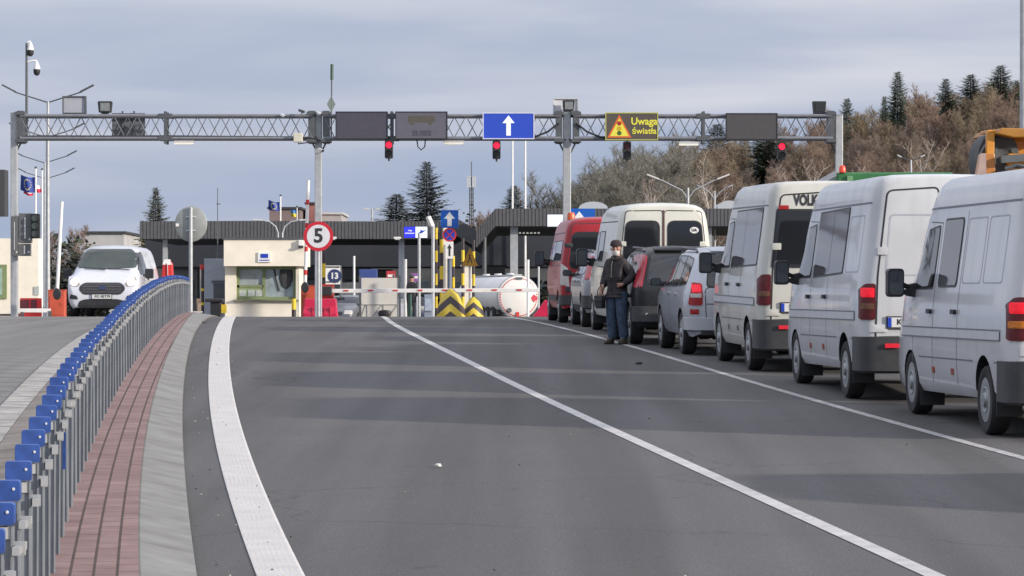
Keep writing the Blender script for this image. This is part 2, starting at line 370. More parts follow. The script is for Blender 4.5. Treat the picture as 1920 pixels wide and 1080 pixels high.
mx = node(nt, 'ShaderNodeMix', data_type='RGBA'); mx.inputs['Factor'].default_value = .12
tn = ramp(nt, [(.06, (1,1,1)), (.45, (1.02,.98,.92))]); L(sp.outputs['Z'], tn.inputs['Fac'])
vm = node(nt, 'ShaderNodeVectorMath', operation='MULTIPLY'); L(sc_.outputs['Vector'], vm.inputs[0]); L(tn.outputs['Color'], vm.inputs[1]); L(vm.outputs['Vector'], mx.inputs['A']); L(sky.outputs['Color'], mx.inputs['B']); L(mx.outputs['Result'], bg.inputs['Color'])
sl = bpy.data.lights.new('sun', 'SUN'); sl.energy = 4.5; sl.angle = R(2.0); sl.color = (1, .90, .78)
so = bpy.data.objects.new('sun', sl); COL.objects.link(so); so.rotation_euler = (-sd).to_track_quat('-Z', 'Y').to_euler()
cam = bpy.data.cameras.new('camera'); co = bpy.data.objects.new('camera', cam); COL.objects.link(co); SC.camera = co
co.location = (0, 0, CZ); co.rotation_euler = (R(90), 0, 0); cam.sensor_width = 36; cam.lens = F/1920*36
cam.shift_y = (H0-540)/1920; cam.clip_start = .5; cam.clip_end = 9000
SC.view_settings.view_transform = 'Standard'; SC.view_settings.look = 'None'; SC.view_settings.gamma = 1; SC.view_settings.exposure = 0
# ------------------------------------------------------------------ vehicles: lofted bodies with patches pressed onto their surface
class Veh:
    """local frame: +Y forward, X right, Z up, origin on the ground between the axles"""
    def __init__(s, name, label, cat, paint, stations, tmpl, half, belt, H, wb, wr, ww, track, loc, rz, rx=0, group=None, rake=0, under=.30):
        s.t = thing(name, label, cat, loc, rz, group, rx); s.rake = rake; s.half = half; s.wb = wb; s.paint = paint
        vs = []; n = len(tmpl); z0 = tmpl[0][0]
        for (y, zb, zt, wf) in stations:
            ring = []
            for z, k in tmpl:
                if zt >= H-.001: zz = z
                elif zt > belt+.02: zz = z if z <= belt else belt+(z-belt)*(zt-belt)/(H-belt)
                else: zz = z0+(z-z0)*(zt-.03-z0)/(belt-z0) if z <= belt else zt-.03+.03*(z-belt)/(H-belt)
                kk = k
                if zt <= belt+.02 and z > belt: kk = min(1, k*1.0)
                zz = max(zz, zb+(z-z0)*.02); ring.append((half*wf*kk, zz))
            full = [(-x, z) for x, z in ring]+[(x, z) for x, z in ring[-2::-1]]
            vs.append([(x, y, z) for x, z in full])
        m = len(vs[0]); V = [p for r in vs for p in r]; Fc = []
        for i in range(len(vs)-1):
            for k in range(m-1): Fc.append((i*m+k, i*m+k+1, (i+1)*m+k+1, (i+1)*m+k))
            Fc.append((i*m+m-1, i*m, (i+1)*m, (i+1)*m+m-1))
        Fc.append(tuple(range(m))); Fc.append(tuple(range((len(vs)-1)*m, len(vs)*m)))
        s.V, s.F = V, Fc
        bm = bmesh.new(); bv = [bm.verts.new(v) for v in V]
        for f in Fc: bm.faces.new([bv[i] for i in f])
        bmesh.ops.recalc_face_normals(bm, faces=bm.faces); bmesh.ops.triangulate(bm, faces=[f for f in bm.faces if len(f.verts) > 4])
        s.bvh = BVHTree.FromBMesh(bm)
        me = bpy.data.meshes.new('body'); bm.to_mesh(me); bm.free()
        o = bpy.data.objects.new('body', me); COL.objects.link(o)
        cut = MB(); arches = [(wb/2, wr), (-wb/2, wr)]; ar = wr*1.16
        for y, r in arches:
            for sd_ in (-1, 1): cut.cyl((sd_*(half+.3), y, wr*1.0), (sd_*(half-.36), y, wr*1.0), ar, n=32)
        c = cut.build('cut', BLACK); mo = o.modifiers.new('b', 'BOOLEAN'); mo.object = c; mo.operation = 'DIFFERENCE'; mo.solver = 'EXACT'
        dg = bpy.context.evaluated_depsgraph_get(); me2 = bpy.data.meshes.new_from_object(o.evaluated_get(dg))
        o.modifiers.clear(); bpy.data.objects.remove(c); o.data = me2; me2.name = 'body'
        me2.materials.clear(); me2.materials.append(paint); me2.materials.append(BLACK)
        for p in me2.polygons:
            ct = p.center; p.material_index = 0
            for y, r in arches:
                if (ct.y-y)**2+(ct.z-wr)**2 < (ar*.998)**2 and abs(ct.x) < half-.015 and (abs(abs(ct.x)-(half-.36)) < .01 or (p.normal.y*(ct.y-y)+p.normal.z*(ct.z-wr)) < -.05): p.material_index = 1
            if p.normal.z < -.75 and ct.z < .6: p.material_index = 1
        me2.polygons.foreach_set('use_smooth', [True]*len(me2.polygons)); me2.set_sharp_from_angle(angle=R(32))
        for v in me2.vertices: v.co.z -= rake*v.co.y
        o.parent = s.t; s.body = o
        # wheels
        W = MB(); W.lathe([(wr*.60, -ww*.42), (wr*.66, -ww*.5), (wr*.93, -ww*.5), (wr*.985, -ww*.38), (wr, -ww*.2), (wr, ww*.2), (wr*.985, ww*.38), (wr*.93, ww*.5), (wr*.66, ww*.5), (wr*.60, ww*.42)], 32, 0, 'X')
        s.wheels = []
        for y in (wb/2, -wb/2):
            for sd_ in (-1, 1):
                if not s.wheels:
                    wo = W.build('wheel', RUBBER, s.t, smooth=40); ro = s.rim(wr*.64, ww)
                else:
                    wo = s.wheels[0].copy(); COL.objects.link(wo); ro = s.wheels[0].children[0].copy(); COL.objects.link(ro)
                wo.location = (sd_*(track-ww/2), y, wr); wo.rotation_euler = (random.random()*6, 0, 0 if sd_ < 0 else math.pi); ro.parent = wo; s.wheels.append(wo)
        u = MB(); u.box((0, 0, under), (half*1.3, wb*.98, .10)).cyl((-half*.8, -wb/2, wr), (half*.8, -wb/2, wr), .07).cyl((-half*.8, wb/2, wr), (half*.8, wb/2, wr), .06)
        u.cyl((-half*.35, -wb*.4, under-.03), (-half*.3, -wb*.76, under-.02), .05)
        s.part('underbody', u, BLACK)
    def rim(s, r, ww):
        m = MB(); x = -ww*.5
        m.lathe([(r, x+.005), (r*.92, x+.03), (r*.84, x+.035), (r*.55, x-.002), (r*.36, x+.01), (r*.30, x-.02), (r*.0001, x-.025)], 28, 0, 'X')
        for k in range(10):
            t = 2*math.pi*k/10; m.cyl((x+.012, r*.68*math.cos(t), r*.68*math.sin(t)), (x+.001+.006, r*.68*math.cos(t), r*.68*math.sin(t)), r*.105, n=8, mi=1)
        return m.build('rim', [RIM, BLACK], None, smooth=35)
    def ray(s, ax, a, b):
        if ax in 'LR':
            sg = -1 if ax == 'L' else 1; h = s.bvh.ray_cast(Vector((sg*5, a, b)), Vector((-sg, 0, 0)))
        elif ax in 'BF':
            sg = -1 if ax == 'B' else 1; h = s.bvh.ray_cast(Vector((a, sg*8, b)), Vector((0, -sg, 0)))
        else: h = s.bvh.ray_cast(Vector((a, b, 6)), Vector((0, 0, -1)))
        return (h[0], h[1]) if h[0] is not None else (None, None)
    def patch(s, mb, ax, pts, off=.006, mi=0, rings=(1, .82, .55, .25), skirt=.012, ds=.12):
        n = len(pts); cx = sum(p[0] for p in pts)/n; cy = sum(p[1] for p in pts)/n
        dens = []
        for i in range(n):
            a, b = Vector(pts[i]), Vector(pts[(i+1) % n]); k = max(1, int((b-a).length/ds))
            for j in range(k): dens.append(a+(b-a)*j/k)
        n = len(dens); vs = []; ok = []
        def proj(p, o):
            h, nr = s.ray(ax, p[0], p[1])
            if h is None:
                q = p.lerp(Vector((cx, cy)), .04); h, nr = s.ray(ax, q[0], q[1])
            if h is None: return None
            return h+nr*o
        rows = []
        for o, sc in [(-skirt, 1)]+[(off, r) for r in rings]:
            rw = []
            for p in dens:
                q = Vector((cx+(p.x-cx)*sc, cy+(p.y-cy)*sc)); rw.append(proj(q, o))
            rows.append(rw)
        fall = next((x for r in rows for x in r if x is not None), None)
        if fall is None: return
        V = [(x if x is not None else fall) for r in rows for x in r]; c = proj(Vector((cx, cy)), off) or fall
        V.append(c); fs = []
        for i in range(len(rows)-1):
            for k in range(n): fs.append((i*n+k, i*n+(k+1) % n, (i+1)*n+(k+1) % n, (i+1)*n+k))
        b0 = (len(rows)-1)*n
        for k in range(n): fs.append((b0+k, b0+(k+1) % n, len(V)-1))
        mb.add(V, fs, mi)
    def line(s, mb, ax, pts, w=.012, off=.003, mi=0, step=.1):
        P2 = []
        for i in range(len(pts)-1):
            a, b = Vector(pts[i]), Vector(pts[i+1]); k = max(1, int((b-a).length/step))
            P2 += [a+(b-a)*j/k for j in range(k)]
        P2.append(Vector(pts[-1])); V = []; fs = []
        for i, p in enumerate(P2):
            d = (P2[min(i+1, len(P2)-1)]-P2[max(i-1, 0)]).normalized(); nn = Vector((-d.y, d.x))*w/2
            for q in (p-nn, p+nn):
                h, nr = s.ray(ax, q.x, q.y)
                if h is None: h, nr = (Vector(V[-2]) if len(V) > 1 else Vector((0,0,0))), Vector((0,0,0))
                V.append(h+nr*off)
        fs = [(2*i, 2*i+1, 2*i+3, 2*i+2) for i in range(len(P2)-1)]
        mb.add(V, fs, mi)
    def part(s, name, mb, mats, label=None, parent=None, smooth=35, bev=0):
        mb.v = [(x, y, z-s.rake*y) for x, y, z in mb.v]
        o = mb.build(name, mats, parent or s.t, smooth=smooth, bev=bev)
        if label: o['label'] = label
        return o
    def P(s, name, ax, pts, mat, off=.006, label=None, skirt=.012, parent=None):
        mb = MB(); s.patch(mb, ax, pts, off, 0, (1,.92,.78,.55,.28), skirt, .07); o = s.part(name, mb, mat, label, parent)
        if name in ('side_window', 'door_window', 'rear_window'):
            cx = sum(p[0] for p in pts)/len(pts); cy = sum(p[1] for p in pts)/len(pts); w_ = max(p[0] for p in pts)-min(p[0] for p in pts); h_ = max(p[1] for p in pts)-min(p[1] for p in pts)
            sm_ = MB(); s.patch(sm_, ax, [(cx+(a-cx)*(1+.045/w_), cy+(b-cy)*(1+.045/h_)) for a, b in pts], off-.0045, 0, (1,.92,.78,.55,.28), .012, .07); s.part('seal', sm_, BLACK, None, o)
        return o
    def L(s, ax, *lines, w=.012, mat=None, name='panel_gap', off=.003):
        mb = MB()
        for l in lines: s.line(mb, ax, l, w, off)
        return s.part(name, mb, mat or DGREY, smooth=None)
    def bumper(s, r, x1, y1, z0, z1, out, mat, name='rear_bumper'):
        hw = s.half; rt = [(hw+.012, r+y1), (hw+.014, r+.30), (hw*.985+.022, r+.14), (hw*.95+.03, r+.05), (hw*.90+.02, r-.01), (hw*.80, r-out*.62), (hw*.5, r-out*.92)]; pa = [(-x, y) for x, y in rt]+[(0, r-out)]+rt[::-1]
        pb = [(x*.93, y+.06) for x, y in pa]; m = MB(); n = len(pa); V = []
        for pl, za, zb_ in ((pa, z0+.03, z1), (pb, z0, z1+.012)):
            V += [(x, y, za) for x, y in pl]+[(x, y, zb_) for x, y in pl]
        fs = []
        for i in range(n-1):
            fs += [(i, i+1, n+i+1, n+i), (2*n+i, 3*n+i, 3*n+i+1, 2*n+i+1), (n+i, n+i+1, 3*n+i+1, 3*n+i), (i, 2*n+i, 2*n+i+1, i+1)]
        fs += [(0, n, 3*n, 2*n), (n-1, 3*n-1, 4*n-1, 2*n-1)] if False else [(0, n, 3*n, 2*n), (n-1, 2*n+n-1, 3*n+n-1, n+n-1)]
        m.add(V, fs); return s.part(name, m, mat, smooth=40)
    def mirror(s, x, y, z, w=.19, h=.30, mat=None):
        for sg in (-1, 1):
            m = MB(); m.prism(rect(sg*x-w/2, z-h/2, sg*x+w/2, z+h/2, .05), y-.02, y+.13); m.prism(rect(sg*x-w*.8/2, z-h*.42, sg*x+w*.4, z+h*.42, .04), y+.13, y+.17)
            m.bar((sg*(x-w*.4), y+.05, z-h*.33), (sg*(s.half-.06), y+.12, z-h*.30), .07, .06); m.bar((sg*(x-w*.42), y+.06, z-h*.05), (sg*(s.half-.05), y+.14, z-h*.28), .05, .05); m.prism([(sg*(s.half-.10), z-h*.55), (sg*(s.half+.06), z-h*.45), (sg*(s.half+.04), z-h*.05), (sg*(s.half-.12), z+h*.05)], y+.06, y+.22)
            o = s.part('mirror', m, mat or BLACK, smooth=None, bev=.01)
            g = MB(); g.prism(rect(sg*x-w*.41, z-h*.41, sg*x+w*.41, z+h*.41, .04), y-.028, y-.018); s.part('mirror_glass', g, M('mirror_glass', (.05,.06,.07), .08, 0, .1, 5, ior=1.7), parent=o)
    def flaps(s, w=.26, h=.36, back=.14):
        m = MB()
        for sg in (-1, 1):
            for y in (s.wb/2, -s.wb/2): m.box((sg*(s.half-.17), y-.36-back*.3, .33), (w, .015, h))
        s.part('mud_flap', m, BLACK, smooth=None)
    def plate(s, y, z, txt, back=True, w=.52, h=.113, x=0, blue=True):
        sg = -1 if back else 1; m = MB()
        m.box((x, y+sg*.012, z), (w+.03, .02, h+.03), 1); m.box((x, y+sg*.022, z), (w, .012, h), 0)
        if blue: m.box((x+sg*(w/2-.022), y+sg*.0235, z), (.044, .014, h-.004), 2)
        text_into(m, txt, h*.80, (x+(.02 if back else -.02), y+sg*.029, z+.002), 3, 'XZ', .002, .003, flip=1 if back else -1, sx=1.10)
        s.part('number_plate', m, [PLATEW, BLACK, BLUE, BLACK], smooth=None)
def place(D, X, heading=.11): return (X, D, gz(D)), heading, math.atan(slope(D))
# queue vehicles are placed by their left tyre's outer face at the rear axle
def qplace(px, D, half, wb, hd=None, k=1):
    half *= k; wb *= k
    X = PX(px, D)
    if hd is None: hd = -(L2(D+4)-L2(D-1))/5-(.020 if k > 1.01 else .008)
    d = Vector((-math.sin(hd), math.cos(hd))); r = Vector((math.cos(hd), math.sin(hd)))
    c = Vector((X, D))+d*wb/2+r*(half-.02)
    return (c.x, c.y, gz(c.y)), hd, math.atan(slope(c.y))
# ---- panel vans with high roofs (three of the older shape in the queue)
T1 = [(.31,.93),(.40,.975),(.55,.992),(.69,1.0),(.97,1.0),(1.2,.993),(1.38,.975),(1.6,.945),(1.9,.905),(2.24,.862),(2.28,.862),(2.42,.838),(2.52,.808),(2.568,.755),(2.590,.62),(2.600,.35),(2.605,0)]
def t1_stations(wb):
    r = -wb/2-1.12; f = wb/2
    return [(r,.34,2.54,.815),(r+.012,.33,2.57,.875),(r+.05,.31,2.59,.945),(r+.12,.31,2.60,.985),(r+.3,.31,2.595,1.0),(r+.8,.31,2.605,1.0),(-wb*.2,.31,2.605,1.0),(f-1.0,.31,2.605,1.0),(f-.75,.31,2.58,1.0),(f-.5,.31,2.50,1.0),(f-.30,.31,2.36,.998),(f-.12,.31,2.18,.995),(f+.35,.31,1.52,.99),(f+.42,.31,1.40,.985),(f+.60,.31,1.20,.975),(f+.80,.31,1.08,.95),(f+.88,.32,.95,.91),(f+.93,.35,.75,.85)]
def t1van(name, label, paint, px, D, wb, rake, variant, plate_txt, group='white panel vans waiting in the queue'):
    ks = 1.045 if variant == 'first_window' else 1.032; loc, hd, rx = qplace(px, D, .965, wb, k=ks)
    v = Veh(name, label, 'van', paint, t1_stations(wb), T1, .965, 1.38, 2.605, wb, .345, .20, .945, loc, hd, rx, group, rake, .34)
    v.t.scale = (ks,)*3
    r = -wb/2-1.12; f = wb/2; SEAM = M('panel_seam', (.14,.15,.17), .6, 0, .1, 6); lf = f-.28; bp = f-1.12
    for ax in 'LR':
        v.L(ax, [(r+.12, 2.26), (f-.30, 2.26)], w=.022, mat=M('roof_gutter', (.20,.21,.24), .6, 0, .1, 6), name='roof_gutter')
        st = MB(); v.line(st, ax, [(r+.42, .945), (f+.42, .945)], .085, .012); v.part('side_moulding', st, M('pale_moulding', (.52,.53,.56), .5, 0, .06, 4))
        v.L(ax, [(r+.42, .995), (f+.42, .995)], [(r+.42, .895), (f+.42, .895)], w=.014, mat=SEAM, off=.014, name='moulding_edge')
        v.L(ax, [(bp, .42), (bp, 2.1)], [(bp-1.15, .42), (bp-1.15, 2.2)], [(bp+.98, 1.0), (bp+1.0, .62)], [(bp, 2.1), (f-.5, 2.12)], w=.013, mat=SEAM)
        v.L(ax, [(r+.3, .68), (-wb/2-.45, .68)], [(-wb/2+.45, .68), (f-.45, .68)], w=.016, mat=SEAM, name='body_crease')
        v.P('door_window', ax, rpoly([(bp+.10, 1.42), (f-.05, 1.42), (f-.42, 2.02), (bp+.10, 2.06)], .06), GLASS, .008)
        hm = MB(); v.patch(hm, ax, rect(bp+.05, 1.14, bp+.20, 1.19, .02), .035); v.patch(hm, ax, rect(bp-1.1, 1.14, bp-.95, 1.19, .02), .035); v.part('door_handle', hm, BLACK)
        dk = M('side_marker', (.30,.06,.04), .4, 0, .1, 10) if variant != 'rear_window' else SEAM
        for yy in (bp-.05, bp-.95, r+.35): v.P('side_marker', ax, rect(yy-.05, .52, yy+.05, .585, .01), dk if yy > r+.5 else DGREY, .012)
        sd_ = [(bp-1.22, bp-2.02), (bp-2.14, bp-2.94)]
        if variant == 'first_window':
            v.P('side_window', ax, rpoly([(bp-.98, 1.44), (bp-.14, 1.44), (bp-.14, 2.12), (bp-.98, 2.12)], .07), M('grey_reflecting_glass', (.085,.075,.085), .05, 0, .1, 3, ior=1.75), .010)
        else:
            n_ = 2 if variant == 'half_glazed' else 3; e = bp-2.05 if n_ == 2 else r+.42
            v.P('side_window', ax, rpoly([(e, 1.46), (bp-.10, 1.42), (bp-.10, 2.20), (e, 2.22)], .03), M('grey_reflecting_glass', (.085,.075,.085), .05, 0, .1, 3, ior=1.75), .010)
            v.L(ax, [(bp-1.12, 1.46), (bp-1.12, 2.2)], w=.012, off=.013, mat=DGREY); sd_ = [(bp-2.2, max(bp-3.05, r+.38))] if n_ == 2 else []
        for a, b in sd_:
            if a-b < .3: continue
            q = rpoly([(b, 1.46), (a, 1.46), (a, 2.12), (b, 2.12)], .06); v.L(ax, q+[q[0]], w=.014, mat=M('pressing_edge', (.36,.38,.43), .5, 0, .1, 6))
    wl = 'pressed_rear_panel' if variant != 'rear_window' else None
    for sg in (-1, 1):
        pts = rpoly([(sg*.06, .55), (sg*.80, .55), (sg*.775, 1.4), (sg*.665, 2.40), (sg*.06, 2.44)], .07); v.L('B', pts+[pts[0]], w=.02, mat=BLACK, name='door_gap')
        if variant == 'rear_window': v.P('rear_window', 'B', rpoly([(sg*.03, 1.43), (sg*.775, 1.43), (sg*.705, 2.19), (sg*.03, 2.19)], .03), GLASS, .012)
        else:
            q = rpoly([(sg*.11, 1.42), (sg*.68, 1.42), (sg*.63, 2.12), (sg*.11, 2.12)], .05); v.L('B', q+[q[0]], w=.018, mat=M('pressing_edge', (.36,.38,.43), .5, 0, .1, 6), name='door_pressing')
        hg = MB()
        for z in (.80, 1.70): v.patch(hg, 'B', rect(min(sg*.66, sg*(.86-.085*(z > 1.5))), z-.045, max(sg*.66, sg*(.86-.085*(z > 1.5))), z+.045, .015), .022)
        v.part('hinge', hg, paint)
        lt = MB(); q = rpoly([(sg*.955, .90), (sg*.80, .90), (sg*.795, 1.32), (sg*.90, 1.32), (sg*.948, 1.26)], .03)
        v.patch(lt, 'B', q, .018, 0, (1,.9,.7,.45,.2), .02, .03); lp = v.part('tail_lamp', lt, M('dark_red_lens', (.11,.012,.016), .2, 0, .2, 20))
        lit = variant != 'rear_window'
        b = MB(); v.patch(b, 'B', rect(min(sg*.81, sg*.935), 1.16, max(sg*.81, sg*.925), 1.27, .02), .027, 0, (1,.85,.6,.3), .01, .03)
        if variant == 'first_window': v.part('brake_light', b, BRAKE, parent=lp)
        elif lit: v.part('brake_light', b, BRAKE, parent=lp)
        a = MB(); v.patch(a, 'B', rect(min(sg*.81, sg*.945), 1.02, max(sg*.81, sg*.935), 1.09, .02), .027, 0, (1,.85,.6,.3), .01, .03); v.part('turn_lens', a, LENSO if variant == 'first_window' else M('brown_lens', (.16,.07,.04), .25, 0, .2, 20), parent=lp)
    v.bumper(r, .80, .50, .275, .70, .08, DGREY)
    rf = MB(); [rf.box((sg*.62, r-.085, .60), (.16, .03, .05)) for sg in (-1, 1)]; v.part('reflector', rf, M('red_reflector', (.6,.02,.04), .3, 0, .1, 9, emis=.15), smooth=None)  # slight glow stands for light thrown back by the reflectors
    m = MB(); [v.line(m, 'B', [(-.32, z), (.32, z)], .03, .004) for z in (1.09, .99)]; v.part('handle_recess', m, M('pressing_edge', (.36,.38,.43), .5, 0, .1, 6), smooth=None)
    v.plate(r-.01, .87, plate_txt, x=-.40)
    v.mirror(1.17, f-.22, 1.47, .18, .31); v.flaps()
    w_ = MB(); v.patch(w_, 'F', rpoly([(-.82, 1.52), (.82, 1.52), (.72, 2.12), (-.72, 2.12)], .08), .008); v.part('windscreen', w_, GLASS)
    for sg in (-1, 1): v.P('headlamp', 'F', rect(sg*.66-.16, .82, sg*.66+.16, 1.0, .04), LENSW, .012)
    v.P('grille', 'F', rect(-.42, .80, .42, 1.0, .04), BLACK, .012); v.P('front_bumper', 'F', rect(-.78, .40, .78, .70, .05), DGREY, .05, skirt=.04)
    return v, r
VW1 = M('white_van_paint', (.55,.56,.58), .30, 0, .05, 1.6, coat=.8, spec=.5, streak=.22)
VW2 = M('greyish_white_van_paint', (.53,.545,.565), .32, 0, .05, 1.8, coat=.7, streak=.28)
VW3 = M('cream_white_van_paint', (.53,.53,.485), .34, 0, .06, 1.5, coat=.6, streak=.28)
v1, r1 = t1van('panel_van', 'nearest white panel van at the right edge with one side window and blank panels', VW1, 1846, 35.9, 3.45, .025, 'first_window', 'KA 4127', 'white vans of the queue')
v2, r2 = t1van('panel_van', 'half glazed white van with blank rear doors and a plate beginning with K', VW2, 1584, 42.7, 3.45, .025, 'half_glazed', 'KT 5083', 'white vans of the queue')
hk = MB(); hk.bar((0, r2+.3, .36), (0, r2-.12, .36), .06, .06).cyl((0, r2-.12, .34), (0, r2-.12, .48), .03); v2.part('tow_hook', hk, BLACK, smooth=None)
v3, r3 = t1van('minibus', 'cream white minibus with dark rear windows and large black lettering above them', VW3, 1402, 49.9, 2.95, .014, 'rear_window', 'BC 2746', 'white vans of the queue')
lt = MB(); text_into(lt, 'VOLKSWAGEN', .20, (-.055, r3+.045, 2.325), 0, 'XZ', .004, .009, sx=.64)
for i, p in enumerate(lt.v):
    h, n_ = v3.ray('B', p[0], p[2]); 
    if h is not None: lt.v[i] = (p[0], h.y-.006-(.002 if p[1] < r3+.043 else 0), p[2])
v3.part('lettering', lt, BLACK, smooth=None)
v3.P('third_brake_light', 'B', rect(-.69, 2.205, -.56, 2.26, .01), LENSR, .02)
wp = MB(); wp.bar((.05, r3-.02, 2.43), (.42, r3-.02, 2.45), .03, .03).cyl((.42, r3+.05, 2.45), (.42, r3-.05, 2.45), .04); v3.part('wiper', wp, BLACK, smooth=None)
# ---- estate-height cars
SU = [(.30,.90),(.42,.965),(.62,.995),(.80,1.0),(.96,.99),(1.02,.975),(1.10,.95),(1.30,.865),(1.50,.785),(1.58,.735),(1.64,.64),(1.675,.45),(1.69,.2),(1.695,0)]
def suv(name, label, paint, px, D, wb, H, half, style, group=None, loc3=None, hd=None, txt='LU 318'):
    k = H/1.695; tm = [(z if z < 1.05 else 1.05+(z-1.05)*(H-1.05)/.645, q) for z, q in SU]
    loc, hd_, rx = qplace(px, D, half, wb, hd) if loc3 is None else loc3
    r = -wb/2-.86; f = wb/2
    if style == 'tall': rear = [(r,.36,1.0,.80),(r+.02,.34,1.08,.88),(r+.07,.32,1.24,.94),(r+.14,.30,H-.22,.975),(r+.22,.30,H-.10,.99),(r+.34,.30,H-.04,1.0),(r+.6,.30,H-.008,1.0)]
    else: rear = [(r,.38,.96,.78),(r+.03,.35,1.02,.87),(r+.09,.32,1.12,.93),(r+.22,.30,1.34,.97),(r+.36,.30,H-.17,.99),(r+.48,.30,H-.07,1.0),(r+.75,.30,H-.015,1.0)]
    st = rear+[(-.3,.30,H,1.0),(.25,.30,H-.01,1.0),(.6,.30,H-.07,1.0),(.85,.30,H-.19,1.0),(f-.12,.30,1.10,1.0),(f,.30,1.03,1.0),(f+.45,.30,.93,.97),(f+.70,.32,.82,.90),(f+.80,.36,.68,.80),(f+.83,.40,.58,.74)]
    v = Veh(name, label, 'car', paint, st, tm, half, 1.02, H, wb, .345, .22, half-.02, loc, hd_, rx, group, 0, .30)
    zt = H-.17; 
    for ax in 'LR':
        gl = [(-.62,-.02,1),(.06,.72,0)]
        v.P('side_window', ax, rpoly([(.04,1.07),(.82,1.07),(.50,zt-.02),(.04,zt)],.04), GLASS, .006)
        v.P('side_window', ax, rpoly([(-.80,1.09),(-.04,1.07),(-.04,zt),(-.74,zt)],.04), GLASS, .006)
        v.P('side_window', ax, rpoly([(r+.52,1.13),(-.88,1.09),(-.82,zt),(r+.62,zt-.04)],.05), GLASS, .006)
        v.L(ax, [(-.0,.42),(0,1.05)], [(-.92,.75),(-.86,1.05)], [(.98,.5),(.96,1.03)], w=.012)
        hm = MB(); v.patch(hm, ax, rect(.10,.93,.28,.97,.015), .03); v.patch(hm, ax, rect(-.74,.93,-.56,.97,.015), .03); v.part('door_handle', hm, paint)
        rr = MB(); pts = [(-wb*.5-.05, H-.06), (-wb*.5+.08, H-.01), (.30, H-.0), (.50, H-.07)]
        sg = -1 if ax == 'L' else 1; rr.tube([(sg*half*.70, y, z-.035) for y, z in pts], .022, 6)
        v.part('roof_rail', rr, DSTEEL)
        sk = MB(); v.line(sk, ax, [(-wb/2+.42,.40),(wb/2-.42,.40)], .11, .015); v.part('side_sill', sk, DGREY if style != 'tall' else paint)
    v.P('windscreen', 'T', rpoly([(-.66,.58),(.66,.58),(.72,f-.2),(-.72,f-.2)],.06), GLASS, .006)
    if style == 'tall':
        v.P('rear_window', 'B', rpoly([(-.58,1.10),(.58,1.10),(.52,zt+.04),(-.52,zt+.04)],.07), GLASS, .008)
        for sg in (-1, 1):
            m = MB(); v.patch(m, 'B', rpoly([(sg*half*.96,.80),(sg*.66,.80),(sg*.66,1.14),(sg*half*.89,1.16)],.04), .018, 0, (1,.9,.7,.45,.2), .02, .03); lp = v.part('tail_lamp', m, LENSR)
            m = MB(); v.patch(m, 'B', rect(min(sg*.68,sg*half*.90),1.00,max(sg*.68,sg*half*.88),1.12,.03), .026, 0, (1,.85,.6,.3), .01, .03); v.part('brake_light', m, BRAKE, parent=lp)
            m = MB(); v.patch(m, 'B', rect(min(sg*.68,sg*half*.92),.92,max(sg*.68,sg*half*.88),.985,.02), .026, 0, (1,.85,.6,.3), .01, .03); v.part('clear_lens', m, LENSW, parent=lp)
            v.P('reflector', 'B', rect(min(sg*.72,sg*.84),.66,max(sg*.72,sg*.84),.74,.01), LENSR, .02)
        q = rpoly([(-.60,.56),(.60,.56),(.62,1.08),(-.62,1.08)],.08); v.L('B', q+[q[0]], [(-.6,.82),(.6,.82)], w=.014)
        m = MB(); v.patch(m, 'B', rect(-.45,.955,-.18,1.0,.02), .03); v.part('tailgate_handle', m, LGREY)
        v.plate(r-.0, .90, txt, x=.12)
        v.bumper(r, half*.8, .5, .38, .60, .09, paint)
        b = MB(); b.box((0, r-.02, .37), (half*1.5, .12, .07)); v.part('bumper_lip', b, BLACK)
    else:
        v.P('rear_window', 'B', rpoly([(-.66,1.10),(.66,1.10),(.56,zt+.02),(-.56,zt+.02)],.06), GLASS, .008)
        for sg in (-1, 1):
            m = MB(); v.patch(m, 'B', rpoly([(sg*half*.97,.98),(sg*.76,1.0),(sg*.62,zt+.0),(sg*.70,zt+.03),(sg*half*.86,1.28)],.03), .016, 0, (1,.9,.7,.45,.2), .02, .04); lp = v.part('tail_lamp', m, M('pillar_lamp_lens', (.34,.025,.04), .2, 0, .15, 20))
        m = MB(); v.line(m, 'B', [(-.45,.94),(.45,.94)], .05, .02); v.line(m, 'B', [(-.8,.54),(.8,.54)], .03, .055); v.part('chrome_trim', m, LGREY)
        v.bumper(r, half*.8, .5, .38, .66, .08, DGREY)
        v.plate(r-.03, .80, txt)
    m = MB(); v.patch(m, 'B', rect(-.5,zt+.06,.5,zt+.115,.02), .05, skirt=.03); v.part('roof_spoiler', m, paint)
    for sg in (-1, 1): v.P('headlamp', 'F', rect(sg*.58-.17,.66,sg*.58+.17,.82,.04), LENSW, .012)
    v.P('grille', 'F', rect(-.34,.62,.34,.76,.04), BLACK, .012)
    v.mirror(half+.10, f-.30, 1.12, .18, .14, BLACK)
    return v
SILV = M('silver_car_paint', (.44,.46,.50), .30, .35, .05, 2, coat=.6)
CHAR = M('charcoal_car_paint', (.013,.014,.017), .42, 0, .1, 2, spec=.3, coat=.1)
GREYP = M('dusty_grey_car_paint', (.27,.275,.30), .32, .3, .08, 2, coat=.5)
sv = suv('estate_car', 'silver off-road car with roof rails and glowing brake light in the queue', SILV, 1277, 55.5, 2.64, 1.72, .905, 'tall', txt='WE 6091')
suv('estate_car', 'dark charcoal crossover with tall pillar lamps, beside the standing man', CHAR, 1180, 60.2, 2.62, 1.70, .91, 'raked', txt='AX 2719')
suv('estate_car', 'dusty grey car squeezed between the red van and the cream high roof van', GREYP, 1090, 72.2, 2.6, 1.64, .88, 'raked', txt='BK 4410')
# the next car in the queue, just past the right edge of the view: its shadow crosses the road
nb = copy_tree(sv.t, (7.3, 27.6, gz(27.6)), sv.t.rotation_euler.z, 'silver off-road car standing next behind the nearest white van')
